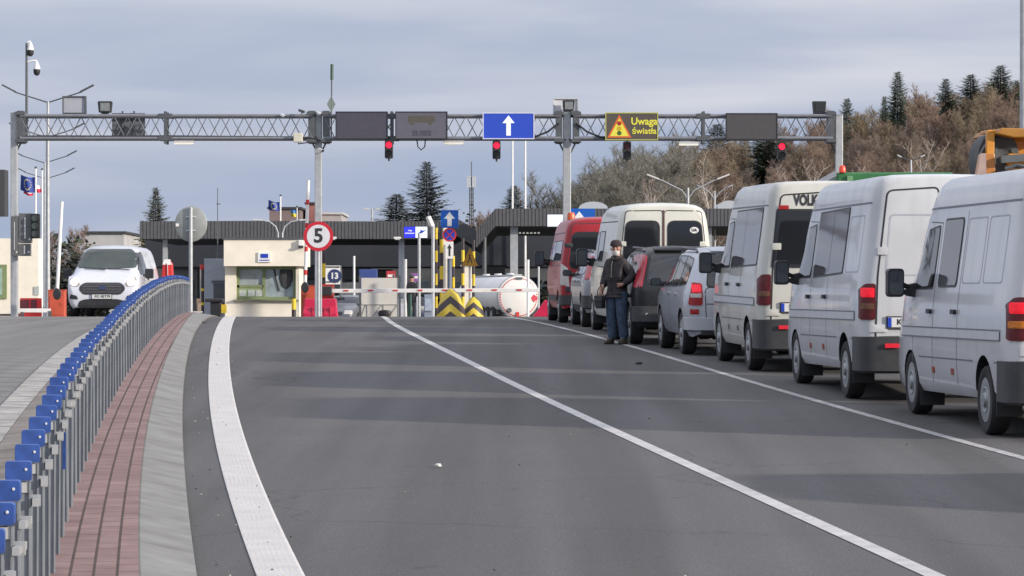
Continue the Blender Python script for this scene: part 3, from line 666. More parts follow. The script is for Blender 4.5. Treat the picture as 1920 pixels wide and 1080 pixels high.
# ---- cream high roof van with two rounded rear windows
T2 = [(.32,.93),(.42,.97),(.60,.99),(.80,1.0),(1.1,1.0),(1.35,.985),(1.7,.94),(2.0,.90),(2.2,.87),(2.34,.83),(2.42,.77),(2.47,.66),(2.50,.45),(2.51,.2),(2.515,0)]
def van2(label, paint, px, D, wb, H, half, group, kind, hd=None):
    s_ = H/2.515; tm = [(z if z < 1.2 else 1.2+(z-1.2)*(H-1.2)/1.315, k) for z, k in T2]
    loc, hd_, rx = qplace(px, D, half, wb, hd); r = -wb/2-1.0; f = wb/2
    st = [(r,.36,H-.10,.86),(r+.02,.34,H-.06,.92),(r+.07,.32,H-.035,.965),(r+.16,.32,H-.012,.99),(r+.35,.32,H,1.0),(0,.32,H,1.0),(f-1.1,.32,H,1.0),(f-.75,.32,H-.05,1.0),(f-.45,.32,H-.20,1.0),(f+.30,.32,1.36,.985),(f+.45,.32,1.2,.97),(f+.8,.34,1.0,.93),(f+.9,.38,.8,.85)]
    v = Veh('panel_van', label, 'van', paint, st, tm, half, 1.2, H, wb, .345, .21, half-.02, loc, hd_, rx, group, 0, .33)
    for ax in 'LR':
        v.P('door_window', ax, rpoly([(f-1.05,1.42),(f-.05,1.36),(f-.46,H-.62),(f-1.05,H-.55)],.06), GLASS, .008)
        v.P('side_window', ax, rpoly([(f-2.1,1.40),(f-1.2,1.40),(f-1.2,H-.55),(f-2.1,H-.55)],.08), GLASS, .010)
        if kind == 'glazed': v.P('side_window', ax, rpoly([(r+.35,1.40),(f-2.2,1.40),(f-2.2,H-.55),(r+.35,H-.55)],.08), GLASS, .010)
        v.L(ax, [(f-1.12,.42),(f-1.12,H-.45)], [(f-2.2,.42),(f-2.2,H-.45)], [(r+.2,1.28),(f-1.2,1.28)], w=.014)
        v.L(ax, [(r+.2,H-.36),(f-.8,H-.36)], w=.02, mat=DGREY, name='roof_gutter')
        sm = MB(); v.line(sm, ax, [(-wb/2+.45,.55),(f-.45,.55)], .13, .012); v.part('side_moulding', sm, DGREY)
    for sg in (-1, 1):
        q = rpoly([(sg*.012,.52),(sg*half*.86,.52),(sg*half*.86,1.3),(sg*half*.74,H-.16),(sg*.012,H-.15)],.07); v.L('B', q+[q[0]], w=.018, mat=DGREY, name='door_gap')
        v.P('rear_window', 'B', rpoly([(sg*.09,1.22),(sg*half*.80,1.22),(sg*half*.72,H-.36),(sg*.09,H-.36)],.14,6), GLASS, .012)
        hg = MB()
        for z in (.75,1.72): v.patch(hg, 'B', rect(sg*half*.80-.09,z-.045,sg*half*.80+.07,z+.045,.015), .022)
        v.part('hinge', hg, paint if kind != 'glazed' else DGREY)
        if kind == 'glazed': pts = rpoly([(sg*half*.985,.85),(sg*half*.80,.80),(sg*half*.84,1.22),(sg*half*.97,1.32)],.03)
        else: pts = rpoly([(sg*half*.975,.85),(sg*half*.855,.85),(sg*half*.855,1.25),(sg*half*.96,1.25)],.03)
        m = MB(); v.patch(m, 'B', pts, .018); v.part('tail_lamp', m, LENSW if kind == 'glazed' else LENSR)
    v.bumper(r, half*.84, .5, .38, .62, .07, DGREY)
    v.plate(r, .80, 'LB 7730' if kind != 'glazed' else 'PO 2286'); v.mirror(half+.20, f-.2, 1.45, .22, .36); v.flaps()
    v.P('windscreen', 'F', rpoly([(-.8,1.42),(.8,1.42),(.70,H-.5),(-.70,H-.5)],.08), GLASS, .008)
    for sg in (-1, 1): v.P('headlamp', 'F', rect(sg*.68-.14,.84,sg*.68+.14,1.06,.04), LENSW, .012)
    v.P('grille', 'F', rect(-.42,.8,.42,1.0,.04), BLACK, .012)
    return v, r
v4, r4 = van2('cream white high roof van with two rounded dark rear windows and an oval sticker', M('ivory_van_paint', (.58,.58,.52), .34, 0, .05, 1.6, coat=.5, streak=.12), 1140, 66.2, 3.3, 2.50, .97, None, 'oval')
sm = MB(); v4.patch(sm, 'B', [(.58+.085*math.cos(t*.3142), 1.98+.06*math.sin(t*.3142)) for t in range(20)], .018, 0); 
text_into(sm, 'UA', .075, (.58, sm.v[-1][1]-.006, 1.98), 1, 'XZ', .002, .002); v4.part('oval_sticker', sm, [WHITE, BLACK])
stl = MB(); stl.cyl((0, r4-.01, H_ := 2.36), (0, r4-.01, .6), .012); v4.part('door_seam_strip', stl, M('rust_brown_strip', (.16,.07,.06), .7, 0, .3, 9), smooth=None)
van2('dark red van with a wide dark rear window, furthest vehicle of the queue', M('dark_red_van_paint', (.33,.006,.014), .34, 0, .08, 2, coat=.2), 1047, 77.5, 3.5, 2.36, .99, None, 'glazed')
# ---- white van coming through the gate towards us
T3 = [(.24,.86),(.34,.93),(.50,.98),(.72,1.0),(1.0,1.0),(1.10,.985),(1.25,.955),(1.5,.89),(1.72,.82),(1.85,.755),(1.925,.64),(1.955,.45),(1.97,.2),(1.975,0)]
wb = 2.95; f = wb/2; r = -f-1.0
st = [(r,.34,1.86,.86),(r+.03,.30,1.90,.92),(r+.10,.26,1.94,.965),(r+.25,.24,1.97,.99),(r+.6,.24,1.975,1.0),(0,.24,1.975,1.0),(.35,.24,1.955,1.0),(.62,.24,1.90,1.0),(.85,.24,1.80,1.0),(f+.08,.24,1.30,1.0),(f+.22,.24,1.20,.995),(f+.45,.24,1.13,.985),(f+.66,.24,1.03,.965),(f+.78,.24,.94,.93),(f+.86,.25,.82,.88),(f+.90,.27,.70,.82),(f+.915,.32,.60,.76)]
D_ = 97.5; loc = (PX(196, D_), D_+2.3, gz(D_)-.02)
v = Veh('panel_van', 'white van driving towards us at the left, headlights on', 'van', M('bright_white_van_paint', (.58,.60,.65), .28, 0, .03, 2, coat=.6), st, T3, .986, 1.10, 1.975, wb, .33, .215, .97, loc, math.pi-.02, 0, None, 0, .27); v.t.scale = (1.045,)*3
WSH = M('greenish_windscreen', (.035,.05,.045), .05, 0, .3, 1.5, ior=1.5)
m = MB(); v.patch(m, 'F', rpoly([(-.80,1.345),(0,1.30),(.80,1.345),(.68,1.76),(.58,1.85),(-.58,1.85),(-.68,1.76)],.07,6), .022, 0, (1,.95,.88,.78,.64,.46,.25), .03, .05); v.part('windscreen', m, WSH)
m = MB(); v.patch(m, 'F', rpoly([(-.62,.74),(-.50,.61),(.50,.61),(.62,.74),(.60,.84),(.48,.93),(-.48,.93),(-.60,.84)],.06), .014); go = v.part('grille', m, BLACK)
m = MB(); [v.line(m, 'F', [(-.52,z),(.52,z)], .022, .022) for z in (.68,.75,.82,.88)]; v.part('grille_bar', m, M('grille_grey', (.10,.095,.10), .4, .3, .1, 6), parent=go, smooth=None)
m = MB(); v.patch(m, 'F', [(.12*math.cos(t*.3142), .785+.05*math.sin(t*.3142)) for t in range(20)], .030, 0); v.part('oval_badge', m, M('dark_blue_badge', (.02,.03,.09), .25, 0, .1, 9), parent=go)
v.P('lower_grille', 'F', rpoly([(-.66,.28),(.66,.28),(.60,.44),(.44,.49),(-.44,.49),(-.60,.44)],.05), BLACK, .016)
for sg in (-1, 1):
    m = MB(); v.patch(m, 'F', rpoly([(sg*.60,.90),(sg*.66,.82),(sg*.85,.84),(sg*.90,1.02),(sg*.84,1.08)],.03), .012); lp = v.part('headlamp', m, M('grey_headlamp_lens', (.28,.27,.26), .12, 0, .2, 20))
    m = MB(); v.patch(m, 'F', disc(sg*.765,.945,.10,16), .022); v.part('lit_bulb', m, HEADL, parent=lp)
    v.P('fog_recess', 'F', rpoly([(sg*.64,.48),(sg*.88,.50),(sg*.84,.62),(sg*.68,.58)],.03), BLACK, .014)
    ax = 'R' if sg > 0 else 'L'
    v.P('door_window', ax, rpoly([(.28,1.18),(f-.02,1.17),(f-.22,1.36),(.86,1.74),(.28,1.76)],.05), GLASS, .008)
    v.L(ax, [(.18,.4),(.18,1.8)], [(-.95,.4),(-.95,1.8)], [(f-.35,.6),(f-.1,1.1)], w=.014)
    hm = MB(); v.patch(hm, ax, rect(.26,1.02,.44,1.07,.02), .03); v.part('door_handle', hm, BLACK)
v.plate(f+.935, .555, 'PO 5ET79', back=False, blue=False)
for sg in (-1, 1):
    m = MB(); m.prism(rect(sg*1.12-.11,1.05,sg*1.12+.11,1.32,.05), f-.42, f-.28); m.bar((sg*.95,f-.3,1.12),(sg*1.08,f-.33,1.14),.06,.05); v.part('mirror', m, BLACK, smooth=None, bev=.01)
for z_, x_ in ((1.235,.3),(1.235,-.35)):
    m = MB(); v.line(m, 'F', [(x_-.3,z_+.03),(x_+.3,z_+.07)], .02, .03); v.part('wiper', m, BLACK, smooth=None)
# ---- small grey car beyond the barrier
suv('hatchback_car', 'small grey car facing us beyond the red plastic barrier', M('dark_silver_paint', (.13,.14,.155), .35, .2, .1, 2, coat=.4), 655, 128, 2.5, 1.48, .85, 'raked', loc3=((PX(654,150), 150, gz(150)), math.pi-.25, 0), txt='LW 551')

suv('hatchback_car', 'dark car parked under the canopy left of the white screen', CHAR, 0, 0, 2.5, 1.50, .85, 'raked', loc3=((PX(640,196), 196, gz(196)), 1.2, 0), txt='PO 310')
suv('estate_car', 'dark estate car parked under the canopy right of the white screen', M('deep_blue_paint', (.02,.03,.07), .4, 0, .1, 2), 0, 0, 2.6, 1.62, .88, 'tall', loc3=((PX(772,205), 205, gz(205)), -1.0, 0), txt='PO 774')
# ------------------------------------------------------------------ the standing man
def skin_mesh(name, verts, edges, radii, mats, colour, parent, root=0, sub=2, sq=None):
    me = bpy.data.meshes.new(name); me.from_pydata(verts, edges, []); o = bpy.data.objects.new(name, me); COL.objects.link(o)
    o.modifiers.new('s', 'SKIN'); ss = o.modifiers.new('u', 'SUBSURF'); ss.levels = ss.render_levels = sub
    for i, d in enumerate(me.skin_vertices[0].data):
        r = radii[i]; d.radius = r if isinstance(r, tuple) else (r, r); d.use_root = (i == root)
    dg = bpy.context.evaluated_depsgraph_get(); m2 = bpy.data.meshes.new_from_object(o.evaluated_get(dg)); m2.name = name
    o.modifiers.clear(); o.data = m2; m2.materials.clear()
    for m in mats: m2.materials.append(m)
    for p in m2.polygons: p.material_index = colour(p.center) if colour else 0; p.use_smooth = True
    o.parent = parent; return o
SKIN = M('weathered_skin', (.40,.21,.15), .6, 0, .1, 20); JEAN = M('blue_denim', (.044,.068,.112), .9, 0, .35, 14, bump=.3, bsc=30)
JACK = M('dark_brown_jacket', (.030,.025,.027), .8, 0, .35, 9, bump=.5, bsc=16); SHOE = M('brown_shoes', (.06,.048,.035), .7, 0, .3, 20)
BEARD = M('white_beard', (.55,.53,.51), .9, 0, .15, 40, bump=.6, bsc=60); HAT = M('dark_knit_hat', (.035,.025,.028), .95, 0, .3, 50, bump=.5, bsc=80)
mx_ = PX(1157, 60.0); man = thing('person', 'man in dark jacket, jeans and knitted hat standing by the lane line', 'person', (mx_, 60.0, gz(60.0)), R(-40))
# local frame: faces -Y (towards the camera); +X is his left as seen by us on the right
J = {'pel':(0,0,.96),'wst':(0,.01,1.10),'chs':(0,.0,1.32),'nck':(-.005,-.005,1.50),'hd0':(.0,-.035,1.585),'hd1':(.0,-.03,1.67),'hd2':(.0,-.02,1.74),
 'lsh':(.165,.01,1.40),'lel':(.29,.05,1.17),'lwr':(.20,-.10,1.03),'lpm':(.155,-.135,1.01),'rsh':(-.165,.01,1.40),'rel':(-.25,.03,1.16),'rwr':(-.235,-.13,.96),'rpm':(-.235,-.16,.89),
 'lhp':(.10,0,.90),'lkn':(.125,-.03,.50),'lan':(.135,.03,.09),'lto':(.16,-.10,.045),'rhp':(-.10,0,.90),'rkn':(-.11,-.02,.50),'ran':(-.115,.03,.09),'rto':(-.15,-.10,.045),'lhe':(.13,.06,.05),'rhe':(-.11,.06,.05)}
RD = {'pel':(.15,.115),'wst':(.14,.11),'chs':(.145,.105),'nck':.062,'hd0':.075,'hd1':.088,'hd2':.062,'lsh':.07,'lel':.062,'lwr':.042,'lpm':.036,'rsh':.07,'rel':.062,'rwr':.042,'rpm':.036,
 'lhp':.105,'lkn':.078,'lan':.058,'lto':.040,'rhp':.105,'rkn':.078,'ran':.058,'rto':.040,'lhe':.042,'rhe':.042}
K = list(J); E = [('pel','wst'),('wst','chs'),('chs','nck'),('nck','hd0'),('hd0','hd1'),('hd1','hd2'),('chs','lsh'),('lsh','lel'),('lel','lwr'),('lwr','lpm'),('chs','rsh'),('rsh','rel'),('rel','rwr'),('rwr','rpm'),
 ('pel','lhp'),('lhp','lkn'),('lkn','lan'),('lan','lto'),('pel','rhp'),('rhp','rkn'),('rkn','ran'),('ran','rto'),('lan','lhe'),('ran','rhe')]
vs = [J[k] for k in K]; rd = [RD[k] for k in K]; ed = [(K.index(a), K.index(b)) for a, b in E]
def finger(base, dirs, r, l):
    global vs, rd, ed
    i0 = K.index(base); p = Vector(J[base]); prev = i0
    off = Vector(dirs[0]); p = p+off; vs.append(tuple(p)); rd.append(r*1.1); ed.append((prev, len(vs)-1)); prev = len(vs)-1
    for d in dirs[1:]:
        p = p+Vector(d)*l; vs.append(tuple(p)); rd.append(r); ed.append((prev, len(vs)-1)); prev = len(vs)-1
for i, (ox, l) in enumerate(((-.027,.85),(-.009,1.0),(.009,.95),(.027,.75))):
    finger('rpm', [(ox,-.01,-.035),(0,-.015,-.034),(.004,.02,-.026)], .0085, l); finger('lpm', [(-.03,-.012,ox),(-.032,.004,0),(-.02,.022,0)], .0085, l)
finger('rpm', [(.030,-.02,.0),(.016,-.014,-.025)], .010, 1); finger('lpm', [(-.012,-.02,.032),(-.026,-.012,.012)], .010, 1)
def colr(c):
    if c.z > 1.53: return 0
    if c.z < .105: return 3
    if abs(c.x) > .13 and c.z < 1.06 and c.y < -.115 or (c.z < .92 and c.y < -.09): return 0
    if c.z > .93: return 1
    return 2
body = skin_mesh('body', vs, ed, rd, [SKIN, JACK, JEAN, SHOE], colr, man)
# clothing shells
jv = [(0,0,.87),(0,.0,.98),(0,.01,1.12),(0,.0,1.33),(0,-.0,1.44),(0,-.005,1.53),(.165,.01,1.405),(.30,.055,1.17),(.21,-.08,1.045),(-.165,.01,1.405),(-.265,.035,1.16),(-.245,-.10,.985)]
skin_mesh('jacket', jv, [(0,1),(1,2),(2,3),(3,4),(4,5),(3,6),(6,7),(7,8),(3,9),(9,10),(10,11)], [(.178,.15),(.182,.152),(.180,.15),(.180,.14),(.105,.10),.076,.108,.092,.066,.108,.092,.066], [JACK], None, man, 1)
m = MB(); m.tube([(.0,-.165,.92),(.0,-.172,1.15),(.0,-.160,1.36),(-.005,-.1,1.50)], .008, 6); m.build('zip', BLACK, man, smooth=50)
for sg, kn in ((1,'l'),(-1,'r')):
    a = [(sg*.07,0,.93),Vector(J[kn+'hp'])+Vector((0,0,-.05)),Vector(J[kn+'kn'])+Vector((0,0,.0)),Vector(J[kn+'an'])+Vector((0,-.01,.14)),Vector(J[kn+'an'])+Vector((0,-.015,-.02))]
    skin_mesh('trouser_leg', [tuple(x) for x in a], [(i,i+1) for i in range(4)], [.12,.125,.098,.092,.09], [JEAN], None, man)
    t = Vector(J[kn+'to']); m = MB(); m.lathe([(.001,-.046),(.05,-.045),(.058,-.025),(.054,.005),(.036,.028),(.001,.034)], 14, 0, 'Z', (t.x*.98, t.y+.065, .047), (.95,2.35,1)); m.build('shoe', SHOE, man, smooth=60)
hd = Vector((0,-.03,1.665)); HT = Matrix.Translation(hd) @ Matrix.Rotation(R(32),4,'Z') @ Matrix.Rotation(R(4),4,'X')
def hp(name, mat, *la, split=False):              # head parts are modelled about the head's centre, then turned with it
    m = MB()
    for prof, c, s_ in la: m.lathe(prof, 18, 0, 'Z', c, s_)
    m.xf(HT); return m.build(name, mat, man, smooth=60)
hp('knitted_hat', HAT, ([(.094,.045),(.099,.06),(.098,.085),(.088,.115),(.062,.138),(.03,.148),(.001,.151)],(0,.012,-.005),(1,1.13,1)), ([(.096,.038),(.104,.045),(.104,.072),(.097,.08)],(0,.012,-.005),(1,1.13,1)))
hp('beard', BEARD, ([(.001,-.055),(.030,-.052),(.055,-.035),(.066,-.008),(.067,.018),(.060,.034),(.04,.036),(.001,.036)],(0,-.040,-.082),(1,.92,1)), ([(.001,-.012),(.034,-.008),(.036,.004),(.02,.012),(.001,.013)],(0,-.082,-.045),(1,.5,1)))
hp('mouth', M('dark_lips', (.16,.06,.05), .6, 0, .1, 20), ([(.001,-.006),(.024,-.003),(.024,.003),(.001,.006)],(0,-.096,-.066),(1,.35,1)))
hp('nose', SKIN, ([(.001,-.024),(.017,-.018),(.015,.0),(.008,.028),(.001,.034)],(0,-.095,-.008),(1,1.35,1)))
hp('cheek', SKIN, ([(.001,-.022),(.024,-.012),(.024,.010),(.001,.02)],(-.045,-.062,-.018),(1,.8,1)), ([(.001,-.022),(.024,-.012),(.024,.010),(.001,.02)],(.045,-.062,-.018),(1,.8,1)))
for sx in (-.034,.034):
    hp('eye', BLACK, ([(.001,-.007),(.011,-.004),(.011,.004),(.001,.007)],(sx,-.082,.016),(1.25,.7,1)))
    hp('brow', M('grey_brow', (.22,.19,.17), .9, 0, .1, 30), ([(.001,-.004),(.020,-.002),(.020,.003),(.001,.005)],(sx,-.082,.034),(1,.55,1)))
for sx in (-.090,.090): hp('ear', SKIN, ([(.001,-.032),(.016,-.02),(.018,.01),(.001,.03)],(sx,.01,-.015),(.5,1,1)))
m = MB(); m.tube([(-.10,-.02,1.50),(-.06,-.085,1.475),(.0,-.105,1.462),(.06,-.085,1.475),(.09,-.01,1.51),(.05,.08,1.53),(-.05,.08,1.53),(-.10,-.02,1.50)], .026, 8); m.build('scarf', JACK, man, smooth=60)
# bag in his hand: a thing of its own
bag = thing('shoulder_bag', 'small black bag hanging from the hand of the standing man', 'bag', (mx_-.29, 60.0, gz(60)+.62), R(-40))
m = MB(); m.prism(rpoly([(-.07,0),(.07,0),(.085,.22),(-.085,.22)],.04), -.06, .06); m.build('bag_body', M('black_leather', (.02,.02,.022), .45, 0, .3, 14), bag, bev=.015)
m = MB(); m.prism(rpoly([(-.088,.12),(.088,.12),(.088,.23),(-.088,.23)],.03), -.072, .065); m.build('flap', M('worn_black_leather', (.035,.035,.038), .4, 0, .3, 14), bag, bev=.01)
m = MB(); m.tube([(-.07,0,.21),(-.05,0,.32),(0,.01,.40),(.05,0,.32),(.07,0,.21)], .009, 6); m.build('handle', BLACK, bag, smooth=60)
# ------------------------------------------------------------------ railing along the median
fence = thing('pedestrian_railing', 'long curved grey post railing with blue caps along the paved median', 'railing', (FE(20), 20, gz(20)+HM))
GALV = M('weathered_galvanised_post', (.215,.235,.255), .55, .15, .18, 9); CAPB = M('blue_plastic_cap', (.020,.062,.25), .55, 0, .35, 9); BAND = M('pale_band', (.42,.43,.43), .5, 0, .1, 9)
FE0 = FE; FE = lambda D: FE0(D)-.06
pm = MB(); pm.box((0,0,.43), (.105,.045,.88)).box((-.054,0,.43), (.010,.075,.879)).box((.054,0,.43), (.010,.075,.878))
cm = MB(); cm.prism(rpoly([(-.064,.875),(.064,.875),(.064,.96),(-.064,.96)],.016), -.045, .045); cm.cyl((.035,-.051,.925),(.035,-.043,.925),.007,mi=1)
bd = MB(); bd.box((0,-.002,.845), (.094,.058,.045))
fo = Vector(fence.location); D = 13.2; first = None; pts = []
while D < 95.5:
    dx = (FE(D+.5)-FE(D-.5)); a = -math.atan(dx)
    pts.append((D, a))
    D += 1.16
pm_o = None
for D, a in pts:
    loc = Vector((FE(D), D, gz(D)+HM-.02))-fo
    if pm_o is None:
        pm_o = pm.build('railing_post', GALV, fence); c0 = cm.build('cap', [CAPB, LGREY], pm_o, bev=.008); b0 = bd.build('reflective_band', BAND, pm_o); LUG = M('dull_lug', (.30,.31,.32), .6, 0, .1, 9); lg = MB().box((.082,.02,.785), (.048,.05,.05)).box((.082,.02,.785), (.030,.40,.030)).build('lug', LUG, pm_o); o = pm_o
    else:
        o = pm_o.copy(); COL.objects.link(o)
        for ch in (c0, b0, lg):
            c = ch.copy(); COL.objects.link(c); c.parent = o
    o.scale.z = 1+.095*min(1, max(0, (42-D)/16)); o.location = loc; o.rotation_euler.z = a+random.uniform(-.06,.06); o.rotation_euler.x = random.uniform(-.012,.012); o.rotation_euler.y = random.uniform(-.012,.012)

m = MB(); D = 22.6; m.box(Vector((FE(D)+.085, D, gz(D)+HM+.66))-fo, (.02,.03,.24)); m.build('blue_tape', CAPB, fence)
m = MB()
for k in range(26): m.box((random.uniform(-.07,.07), random.uniform(-.05,.05), random.uniform(-.09,.09)), (random.uniform(.02,.09), .004, random.uniform(.02,.08)), 0, Matrix.Rotation(random.random()*3,3,'X') @ Matrix.Rotation(random.random()*3,3,'Z'))
rag = m.build('paper_scrap', M('crumpled_white_paper', (.72,.70,.68), .9, 0, .1, 20)); rag.location = P(168, 688, Drow(790, 0)+.3); tag(rag, 'crumpled white paper caught on the railing', 'litter')
gp = MB(); gp.lathe([(.001,-.03),(.05,-.02),(.055,.0),(.05,.03),(.03,.05),(.001,.055)], 14, 0, 'Z', (0,0,0), (1,.8,1)); gp.box((.03,0,.0), (.09,.05,.04))
g_ = gp.build('plastic_wrapper', M('green_plastic', (.03,.28,.10), .4, 0, .1, 10), smooth=50); g_.location = P(30, 1080, 18.4); tag(g_, 'green plastic wrapper stuck to the railing in the lower left corner', 'litter')
# small litter on the road
lab = [(1197,684,'dark scrap lying on the asphalt near the standing man','dark',.10),(822,877,'white scrap lying in the middle lane of the asphalt','white',.06),(383,606,'dark leaf scrap on the asphalt beside the kerb','dark',.14)]
for px, py, l, c, s_ in lab:
    D = Drow(py); m = MB()
    for k in range(5): m.box((random.uniform(-.4,.4)*s_, random.uniform(-.4,.4)*s_, .012+.004*k), (s_*.7, s_*.5, .006), 0, Matrix.Rotation(random.random()*3,3,'Z') @ Matrix.Rotation(.25*random.random(),3,'X'))
    o = m.build('litter_scrap', M(c+'_scrap', (.05,.045,.04) if c == 'dark' else (.6,.59,.57), .9, 0, .3, 20)); o.location = (PX(px,D), D, gz(D)+.004); tag(o, l, 'litter')
m = MB()
for k in range(70):
    D = random.uniform(20, 60); X = random.uniform(LE(D)-.2, LE(D)+.2) if random.random() < .25 else random.uniform(LE(D)-.9, L2(D)+.5); s_ = random.uniform(.006,.018)
    if random.random() < .35: X = KR(D)+random.uniform(-.02,.25)
    m.box((X, D, gz(D)+.014), (s_, s_*.8, .008), int(random.random() < .5), Matrix.Rotation(random.random()*3,3,'Z'))
tag(m.build('grit', [M('pale_grit', (.36,.34,.31), .9, 0, .2, 9), M('dark_grit', (.06,.05,.04), .9, 0, .2, 9)]), 'pale and dark grit and crumbs scattered over the asphalt', 'grit', kind='stuff')
# ------------------------------------------------------------------ overhead gantry
GD = 107.0; S_ = F/GD
gant = thing('overhead_gantry', 'grey lattice gantry spanning every lane on four square posts', 'gantry', (PX(800,GD), GD, gz(GD)))
go = Vector(gant.location)
def G(px, py, dy=0): return P(px, py, GD)+Vector((0,dy,0))-go
for px, yt, wpx in ((27,212,13),(597,214,13),(1063,200,15),(1573,216,14)):
    m = MB(); w_ = wpx/S_; top = G(px, yt); m.box((top.x, 0, top.z/2-.3), (w_, w_, top.z+.6)); m.box((top.x, 0, top.z+.012), (w_*1.15, w_*1.15, .03)); m.build('post', STEEL, gant, bev=.02)
def girder(x0, x1, splices):
    m = MB(); a, b = G(x0,218), G(x1,218); zt = G(0,218).z; zb = G(0,260).z; hw = .30
    for y in (-hw, hw):
        m.cyl((a.x,y,zt),(b.x,y,zt),.055,n=8); m.cyl((a.x,y,zb),(b.x,y,zb),.055,n=8)
    n = max(2, round((b.x-a.x)/.36)); dx = (b.x-a.x)/n
    for k in range(n):
        xa, xb = a.x+k*dx, a.x+(k+1)*dx
        for y, ph in ((-hw,0),(hw,1)):
            up = (k+ph) % 2; m.cyl((xa,y,zb if up else zt),(xb,y,zt if up else zb),.016,n=5)
        if k % 2 == 0: m.cyl((xa,-hw,zt),(xa,hw,zt),.014,n=5); m.cyl((xa,-hw,zb),(xb,hw,zb),.014,n=5)
    m.build('truss_girder', M('grey_truss_steel', (.20,.21,.235), .5, .3, .12, 6), gant, smooth=60)
    for sx in splices:
        m = MB(); c = G(sx, 240)
        for y in (-hw, hw): m.box((c.x,y,c.z),(.09,.10,zt-zb+.30)); m.box((c.x,y,zt),(.42,.13,.13)); m.box((c.x,y,zb),(.42,.13,.13))
        m.build('splice_plate', DSTEEL, gant)
girder(40,588,(312,)); girder(607,1052,(735,)); girder(1075,1560,(1318,))
for px in (40, 585, 612, 1048, 1080, 1557):
    m = MB(); c = G(px, 239); m.box((c.x,0,c.z),(.20,.62,1.0)); m.box((c.x,-.02,c.z+.42),(.30,.70,.10)); m.box((c.x,-.02,c.z-.42),(.30,.70,.10))
    s = 1 if px in (40, 612, 1080) else -1
    m.bar((c.x,0,c.z-.45),(c.x-s*.2,0,c.z-.85),.05,.05); m.build('mounting_bracket', DSTEEL, gant)
m = MB()
m.tube([G(548,262,-.35)+Vector((0,0,0)),G(580,259,-.35),G(602,264,-.35)],.03,6); m.tube([G(590,250,-.2),G(597,268,-.2),G(606,262,-.2)],.025,6)
for s_, x in ((-1,1047),(1,1080)): m.tube([G(x,232,-.36),G(x+s_*20,248,-.36),G(x+s_*45,258,-.36),G(x+s_*70,259,-.36)],.035,6); m.tube([G(x,258,-.3),G(x-s_*2+s_*6,270,-.3),G(x-s_*14,262,-.3)],.03,6)
m.tube([G(782,262,-.3),G(784,276,-.3),G(790,282,-.3),G(797,276,-.3),G(798,262,-.3)],.022,6); m.tube([G(45,257,-.3),G(80,256,-.3),G(200,256.5,-.3),G(310,256,-.3)],.03,6); m.tube([G(315,256,-.3),G(420,257,-.3),G(560,258,-.3)],.03,6)
m.build('cable', BLACK, gant, smooth=60)
SG = GD-.52                                   # signs hang on the near face of the girders
def G2(px, py): return P(px, py, SG)
def panel(x0, y0, x1, y1, name, label, cat, face, border, depth=.22, bw=.03, group=None):
    a, b = G2(x0, y1), G2(x1, y0); c = (a+b)/2; t = thing(name, label, cat, (c.x, SG, a.z), 0, 0, group=group) if False else thing(name, label, cat, (c.x, SG, a.z), 0, group)
    w_, h_ = b.x-a.x, b.z-a.z
    m = MB(); m.box((0,depth/2,h_/2),(w_,depth,h_)); m.build('housing', DGREY, t, bev=.01)
    m = MB(); m.box((0,-.006,h_/2),(w_-2*bw,.012,h_-2*bw)); f_ = m.build('face', face, t)
    m = MB()
    for q in (((0,-.012,bw/2),(w_,.024,bw)),((0,-.012,h_-bw/2),(w_,.024,bw)),((-w_/2+bw/2,-.012,h_/2),(bw,.024,h_-2*bw)),((w_/2-bw/2,-.012,h_/2),(bw,.024,h_-2*bw))): m.box(*q)
    m.build('border', border, t)
    m = MB(); [m.box((x,depth+.1,z),(.06,.2,.05)) for x in (-w_*.35,w_*.35) for z in (.1,h_-.1)]; m.build('bracket', DSTEEL, t)
    return t, w_, h_
FA = M('unlit_led_face', (.060,.058,.082), .6, 0, .1, 6); FB = M('grey_led_face', (.105,.105,.135), .6, 0, .08, 6); FE_ = M('dark_blank_face', (.062,.062,.066), .6, 0, .08, 6)
t, w_, h_ = panel(629,209,727,261,'message_sign','unlit dark purplish message sign just right of the second gantry post','sign',FA,BLACK)
t, w_, h_ = panel(741,209,839,261,'message_sign','grey message sign showing the faint shape of a bus above faint lettering','sign',FB,BLACK)
m = MB(); m.prism(rpoly([(-.40,.52),(.42,.52),(.42,.72),(-.40,.72)],.04),-.016,-.010); [m.cyl((x,-.017,.50),(x,-.010,.50),.06,n=14) for x in (-.28,.28)]; m.build('bus_pictogram', M('faint_ochre_pixels', (.085,.075,.065), .6, 0, .1, 20), t)
m = MB(); text_into(m, 'BUSES', .22, (.02,-.016,.18), 0, 'XZ', .002, .006); m.build('lettering', M('faint_dark_pixels', (.065,.065,.085), .6, 0, .1, 20), t)
t, w_, h_ = panel(905,211,1002,261,'lane_arrow_sign','bright blue lane sign with a single white arrow pointing up','sign',M('lit_blue_face', (.018,.062,.46), .5, 0, .04, 4, emis=.10),M('pale_sign_border', (.60,.63,.78), .5, 0, .04, 4))
AR = lambda w,h: [(-.11*w,0),(.11*w,0),(.11*w,.62*h),(.30*w,.62*h),(0,h),(-.30*w,.62*h),(-.11*w,.62*h)]
m = MB(); m.prism([(x,z+.11) for x, z in AR(.62,.62)],-.018,-.010); m.build('arrow', M('lit_white_arrow', (.85,.88,.95), .5, 0, .02, 4, emis=.2), t)
YB = M('yellow_led_pixels', (.66,.62,.07), .5, 0, .05, 30, emis=.10); ORB = M('orange_led_pixels', (.62,.12,.03), .5, 0, .05, 30, emis=.08)
t, w_, h_ = panel(1135,211,1234,263,'message_sign','lit message sign with yellow warning triangle and the words Uwaga światła','sign',M('warm_dark_face', (.082,.070,.060), .6, 0, .08, 6),M('yellow_frame', (.42,.42,.10), .5, 0, .05, 9))
xo = -w_*.235
